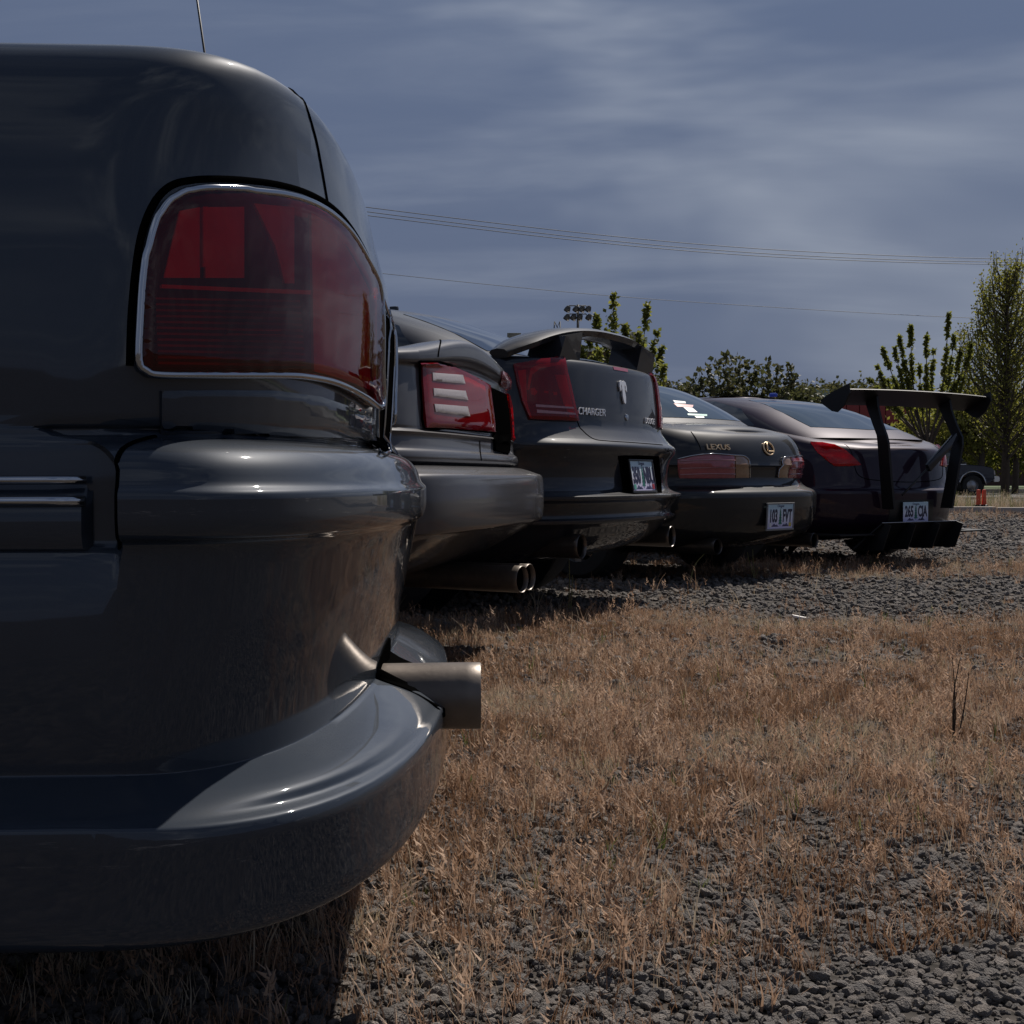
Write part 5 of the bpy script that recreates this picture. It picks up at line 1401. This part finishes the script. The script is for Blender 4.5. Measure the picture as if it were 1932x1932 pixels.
box('roof_edge', (W3 / 2, 6, ZT + 0.15), (W3 + 0.4, 12.4, 0.32), M_WHITE, b3, None, 0.02)
for (pa, pb, ya, yb, mt) in ((957, 983, 631, 662, M_UNIT), (990, 1009, 631, 662, M_UNIT), (1189, 1202, 629, 662, M_UNIT), (1203, 1219, 638, 662, M_UNIT_G)):
    box('roof_unit', ((wx(pa, 103) + wx(pb, 103)) / 2 - wx(940, 100), 3, (wz(ya, 103) + wz(yb, 103)) / 2), (wx(pb, 103) - wx(pa, 103), 1.6, wz(ya, 103) - wz(yb, 103)), mt, b3, None, 0.03)
tube('vent_pipe', [(wx(987, 103) - wx(940, 100), 3, ZT), (wx(987, 103) - wx(940, 100), 3, wz(636, 103))], 0.09, M_WHITE, b3, 8)

# ------------------------------------------------------------------ light mast, lattice tower, wires
M_STEEL = pbr('weathered_steel', (0.07, 0.07, 0.065), 0.6, 0.3)
M_LAMPSHELL = pbr('lamp_shell', (0.05, 0.05, 0.048), 0.5, 0.3)
M_LAMPWHITE = pbr('lamp_visor_white', (0.8, 0.8, 0.78), 0.4)
mast = empty('floodlight_mast', (wx(1090, 118), 118, 0), 0, 'tall sports floodlight mast carrying two rows of lamps', 'light mast')
tube('pole', [(0, 0, 0), (0, 0, wz(576, 118))], [0.22, 0.10], M_STEEL, mast, 10)
for py in (578, 593.5):
    z = wz(py, 118); x0, x1 = wx(1074, 118) - wx(1090, 118), wx(1105, 118) - wx(1090, 118)
    tube('crossarm', [(x0 - 0.18, 0, z - 0.25), (x0, 0, z), (x1, 0, z), (x1 + 0.18, 0, z - 0.25)], 0.05, M_STEEL, mast, 6)
    for px in ((1070, 1086, 1097, 1109) if py < 585 else (1069, 1081, 1093, 1110)):
        c = Vector((wx(px, 118) - wx(1090, 118), -0.05, z - 0.33))
        v, f = lathe_geo([(-0.36, 0.05), (-0.30, 0.17), (-0.05, 0.26), (0.16, 0.28), (0.17, 0.25), (0.12, 0.02)], 'Y', 14)
        rot = Matrix.Rotation(R(-62), 3, 'X') @ Matrix.Rotation(R(25), 3, 'Z')
        fl = mesh_obj('floodlight', [rot @ p + c for p in v], f, M_LAMPSHELL, mast)
        v, f = lathe_geo([(0.17, 0.285), (0.02, 0.285)], 'Y', 14)
        half = [q for q in f if sum(v[k].x for k in q) > 0]
        mesh_obj('visor', [rot @ p + c for p in v], half, M_LAMPWHITE, fl)
tw = empty('lattice_tower', (wx(1051, 420), 420, 0), 0, 'distant steel lattice power tower left of the floodlight mast', 'tower')
HT = wz(608, 420); wt = lambda z: 3.2 * (1 - z / HT) + 0.75
for sx in (-1, 1):
    for sy in (-1, 1):
        tube('leg', [(sx * wt(0), sy * wt(0), 0), (sx * wt(HT * .7) , sy * wt(HT * .7), HT * .7), (sx * 0.8, sy * 0.8, HT)], 0.16, M_STEEL, tw, 5)
tb = []
for i in range(12):
    za, zb = HT * i / 12, HT * (i + 1) / 12
    for s in (-1, 1):
        tb.append(([Vector((-wt(za), s * wt(za), za)), Vector((wt(zb), s * wt(zb), zb))], 0.09, 4)); tb.append(([Vector((wt(za), s * wt(za), za)), Vector((-wt(zb), s * wt(zb), zb))], 0.09, 4))
for k, z in enumerate((HT * 0.74, HT * 0.90)):
    tb.append(([Vector((-3.0, 0, z)), Vector((3.0, 0, z))], 0.14, 4))
merge_tubes('bracing', tb, M_STEEL, tw)['kind'] = 'stuff'
M_WIRE = pbr('wire', (0.05, 0.05, 0.055), 0.6)
wires = [[(300, 338), (692, 391), (1092, 439), (1385, 466), (1651, 481), (1932, 489), (2500, 496)],
         [(300, 347), (696, 400), (1092, 448), (1385, 474.5), (1651, 488.5), (1932, 495), (2500, 501)],
         [(300, 355), (696, 407), (1092, 454), (1385, 480), (1651, 493), (1932, 499.5), (2500, 505)],
         [(300, 468), (731, 517), (1092, 553), (1385, 575), (1813, 599), (2300, 612), (2600, 616)]]
wl_lab = ['topmost of three power wires crossing the sky', 'middle of three power wires crossing the sky', 'lowest of three bunched power wires crossing the sky', 'single thin wire sagging below the three power wires']
for i, wp in enumerate(wires):
    P = [at_depth(px, py, 62 + 22 * k / 6) for k, (px, py) in enumerate(wp)]
    tag(tube('power_wire', smooth_path(P, 8), 0.017 if i < 3 else 0.012, M_WIRE, None, 6), wl_lab[i], 'wire', 'power wires')

# ------------------------------------------------------------------ pickup truck beyond the kerb (front to the right)
def pickup():
    Y = 52.0; x_front = wx(1878, Y); L_ = 4.9
    t = empty('pickup_truck', (x_front, Y + 0.9, 0), 0, 'navy pickup truck facing right beyond the weeds', 'truck')
    hw = 0.86
    def ext(name, poly, y0, y1, mat, parent=None, bev=0.03):
        bm = bmesh.new()
        a = [bm.verts.new((x, y0, z)) for x, z in poly]; b = [bm.verts.new((x, y1, z)) for x, z in poly]
        bm.faces.new(a); bm.faces.new(b[::-1])
        for k in range(len(poly)): bm.faces.new((a[k], a[(k + 1) % len(poly)], b[(k + 1) % len(poly)], b[k]))
        bmesh.ops.recalc_face_normals(bm, faces=bm.faces)
        if bev: bmesh.ops.bevel(bm, geom=list(bm.edges), offset=bev, segments=2, affect='EDGES')
        return bm_obj(name, bm, mat, parent or t)
    arc = lambda cx, r_, k=8: [(cx - r_ * math.cos(math.pi * i / k), 0.42 + r_ * math.sin(math.pi * i / k)) for i in range(k, -1, -1)]
    fr, rr = -0.85, -3.85
    lower = [(0.0, 0.60), (-0.02, 0.95), (-0.10, 1.05), (-0.45, 1.13), (-1.35, 1.20), (-3.0, 1.17), (-4.85, 1.17), (-4.88, 0.62), (-4.5, 0.55)] + arc(rr, 0.46)[::-1] + [(-3.1, 0.45), (-1.6, 0.45)] + arc(fr, 0.46)[::-1] + [(-0.2, 0.50)]
    body = ext('body', lower, -hw, hw, M_PAINT6)
    ext('cab', [(-1.02, 1.16), (-1.45, 1.66), (-1.60, 1.72), (-2.65, 1.70), (-2.8, 1.62), (-2.85, 1.16)], -hw + 0.06, hw - 0.06, M_PAINT6)
    for s in (-1, 1):
        y0 = s * (hw - 0.055)
        ext('side_window', [(-1.14, 1.20), (-1.48, 1.60), (-2.10, 1.64), (-2.10, 1.20)], y0 - 0.012, y0 + 0.012, M_GLASS_BLUE, None, 0)
        ext('window_trim', [(-1.10, 1.165), (-2.75, 1.165), (-2.75, 1.19), (-1.10, 1.19)], s * hw - 0.01, s * hw + 0.012, M_CHROME, None, 0)
        ext('door_mirror', [(-1.14, 1.19), (-1.17, 1.34), (-1.28, 1.34), (-1.30, 1.19)], s * (hw + 0.02) - 0.04, s * (hw + 0.02) + 0.09, M_BLACK, None, 0.01)
        for cx in (fr, rr):
            tube('arch_flare', [(cx - 0.49 * math.cos(math.pi * i / 12), s * (hw + 0.005), 0.42 + 0.49 * math.sin(math.pi * i / 12)) for i in range(13)], 0.035, M_CHROME if cx == fr else M_BLACK, t, 6)
            w_ = lathe('wheel', [(-0.13, 0.22), (-0.13, 0.35), (-0.10, 0.385), (0.10, 0.385), (0.13, 0.35), (0.13, 0.22)], M_RUBBER, t, 'Y', 28, (cx, s * 0.74, 0.385), 30)
            lathe('rim', [(s * 0.11, 0.23), (s * 0.05, 0.20), (s * 0.09, 0.06), (s * 0.10, 0.001)], M_RIM, w_, 'Y', 20, (cx, s * 0.74, 0.385))
        ext('headlight', [(0.02, 0.78), (0.0, 0.94), (-0.14, 0.98), (-0.14, 0.80)], s * 0.70 - 0.14, s * 0.70 + 0.155, M_WHITE_IN, None, 0.01)
    ext('front_bumper', [(0.16, 0.52), (0.18, 0.68), (0.12, 0.74), (-0.05, 0.74), (-0.05, 0.52)], -hw - 0.02, hw + 0.02, M_CHROME, None, 0.02)
    ext('windshield', [(-1.03, 1.19), (-1.44, 1.655), (-1.46, 1.655), (-1.06, 1.19)], -hw + 0.16, hw - 0.16, M_GLASS, None, 0).location.x = 0.02
pickup()
# two short orange marker posts at the kerb
M_ORANGE = pbr('orange_plastic', (0.72, 0.085, 0.04), 0.5, var=0.2, vscale=20)
for k, px in enumerate((1846, 1856.5)):
    p = on_ground(px, 956)
    mk = empty('marker_post', (p.x, p.y, 0), 0, ['short orange marker post in the weeds, nearer the plum coupe', 'short orange marker post in the weeds, farther from the plum coupe'][k], 'marker', 'orange marker posts by the kerb')
    lathe('post', [(0.05, 0.001), (0.05, 0.055), (0.30, 0.048), (0.40, 0.045), (0.405, 0.001)], M_ORANGE, mk, 'Z', 14)
    lathe('foot', [(0.0, 0.001), (0.0, 0.09), (0.04, 0.085), (0.05, 0.06), (0.052, 0.001)], M_BLACK, mk, 'Z', 14)

# ------------------------------------------------------------------ single weeds and litter
M_DEAD = pbr('dead_stem', (0.030, 0.022, 0.018), 0.9)
M_STEM = pbr('green_yellow_stem', (0.22, 0.20, 0.07), 0.7)
M_STEM_P = pbr('pale_stem', (0.42, 0.33, 0.22), 0.7)
def stalk(name, base_px, tips_px, mat, label, r0=0.0022, kink=0.0):
    b = on_ground(*base_px); o = empty(name, b, 0, label, 'weed', 'lone weeds on the lot')
    rg = random.Random(int(base_px[0]))
    for tp in tips_px:
        e = at_depth(tp[0], tp[1], b.y + rg.uniform(-0.04, 0.04)) - b
        m1 = e * 0.5 + Vector((rg.gauss(0, .006) + kink, rg.gauss(0, .006), 0.01))
        P = smooth_path([Vector((rg.gauss(0, .004), rg.gauss(0, .004), -0.01)), m1, e], 6)
        tube('stem', P, [r0 * (1 - 0.6 * i / (len(P) - 1)) for i in range(len(P))], mat, o, 5)
        V, F = [], []
        for i in range(9):
            q = P[int(rg.uniform(0.35, 1) * (len(P) - 1))]
            blade(V, F, q, rg.uniform(0, 6.28), rg.uniform(0.008, 0.02), 0.003, rg.uniform(0.3, 1), rg, 2)
        mesh_obj('leaves', V, F, mat, o, False)['kind'] = 'stuff'
stalk('dead_weed', (1800, 1405), [(1796, 1238), (1812, 1240), (1828, 1268), (1806, 1300), (1802, 1330)], M_DEAD, 'dark dead weed with thin upright stems in the brown grass', 0.0022)
stalk('dry_stalk', (1912, 1330), [(1868, 1252)], M_STEM_P, 'long pale stalk leaning over beside the dark dead weed', 0.002)
stalk('dry_stalk', (1075, 1150), [(1073, 1042), (1080, 1085)], M_STEM, 'tall yellow stalk standing by the exhaust tip of the spoiler sedan', 0.004)
stalk('dry_stalk', (1012, 1148), [(1018, 1118), (1030, 1112), (1006, 1110), (998, 1118)], M_STEM_P, 'small reddish seed stalks beside the twin exhaust of the coupe', 0.0028)
stalk('dry_stalk', (1300, 1103), [(1338, 1036)], M_STEM, 'bent yellow stalk leaning toward the gold-badged coupe exhaust', 0.005, -0.02)
stalk('dry_stalk', (1424, 1090), [(1410, 1042), (1420, 1036), (1428, 1075)], M_STEM, 'green-yellow bent stalk below the gold-badged coupe plate', 0.004)
stalk('dry_stalk', (875, 1905), [(800, 1778)], M_STEM_P, 'long straw lying slanted over the near stones', 0.0016)
stalk('dry_stalk', (915, 1760), [(938, 1700)], M_STEM_P, 'short pale straw leaning right among the near stones', 0.0014)
p = on_ground(1512, 1170)
tag(box('paper_scrap', (p.x, p.y, 0.012), (0.09, 0.05, 0.012), M_WHITE, None, Matrix.Rotation(0.2, 3, 'Y'), 0.003), 'small white scrap lying at the edge of the brown grass', 'litter')
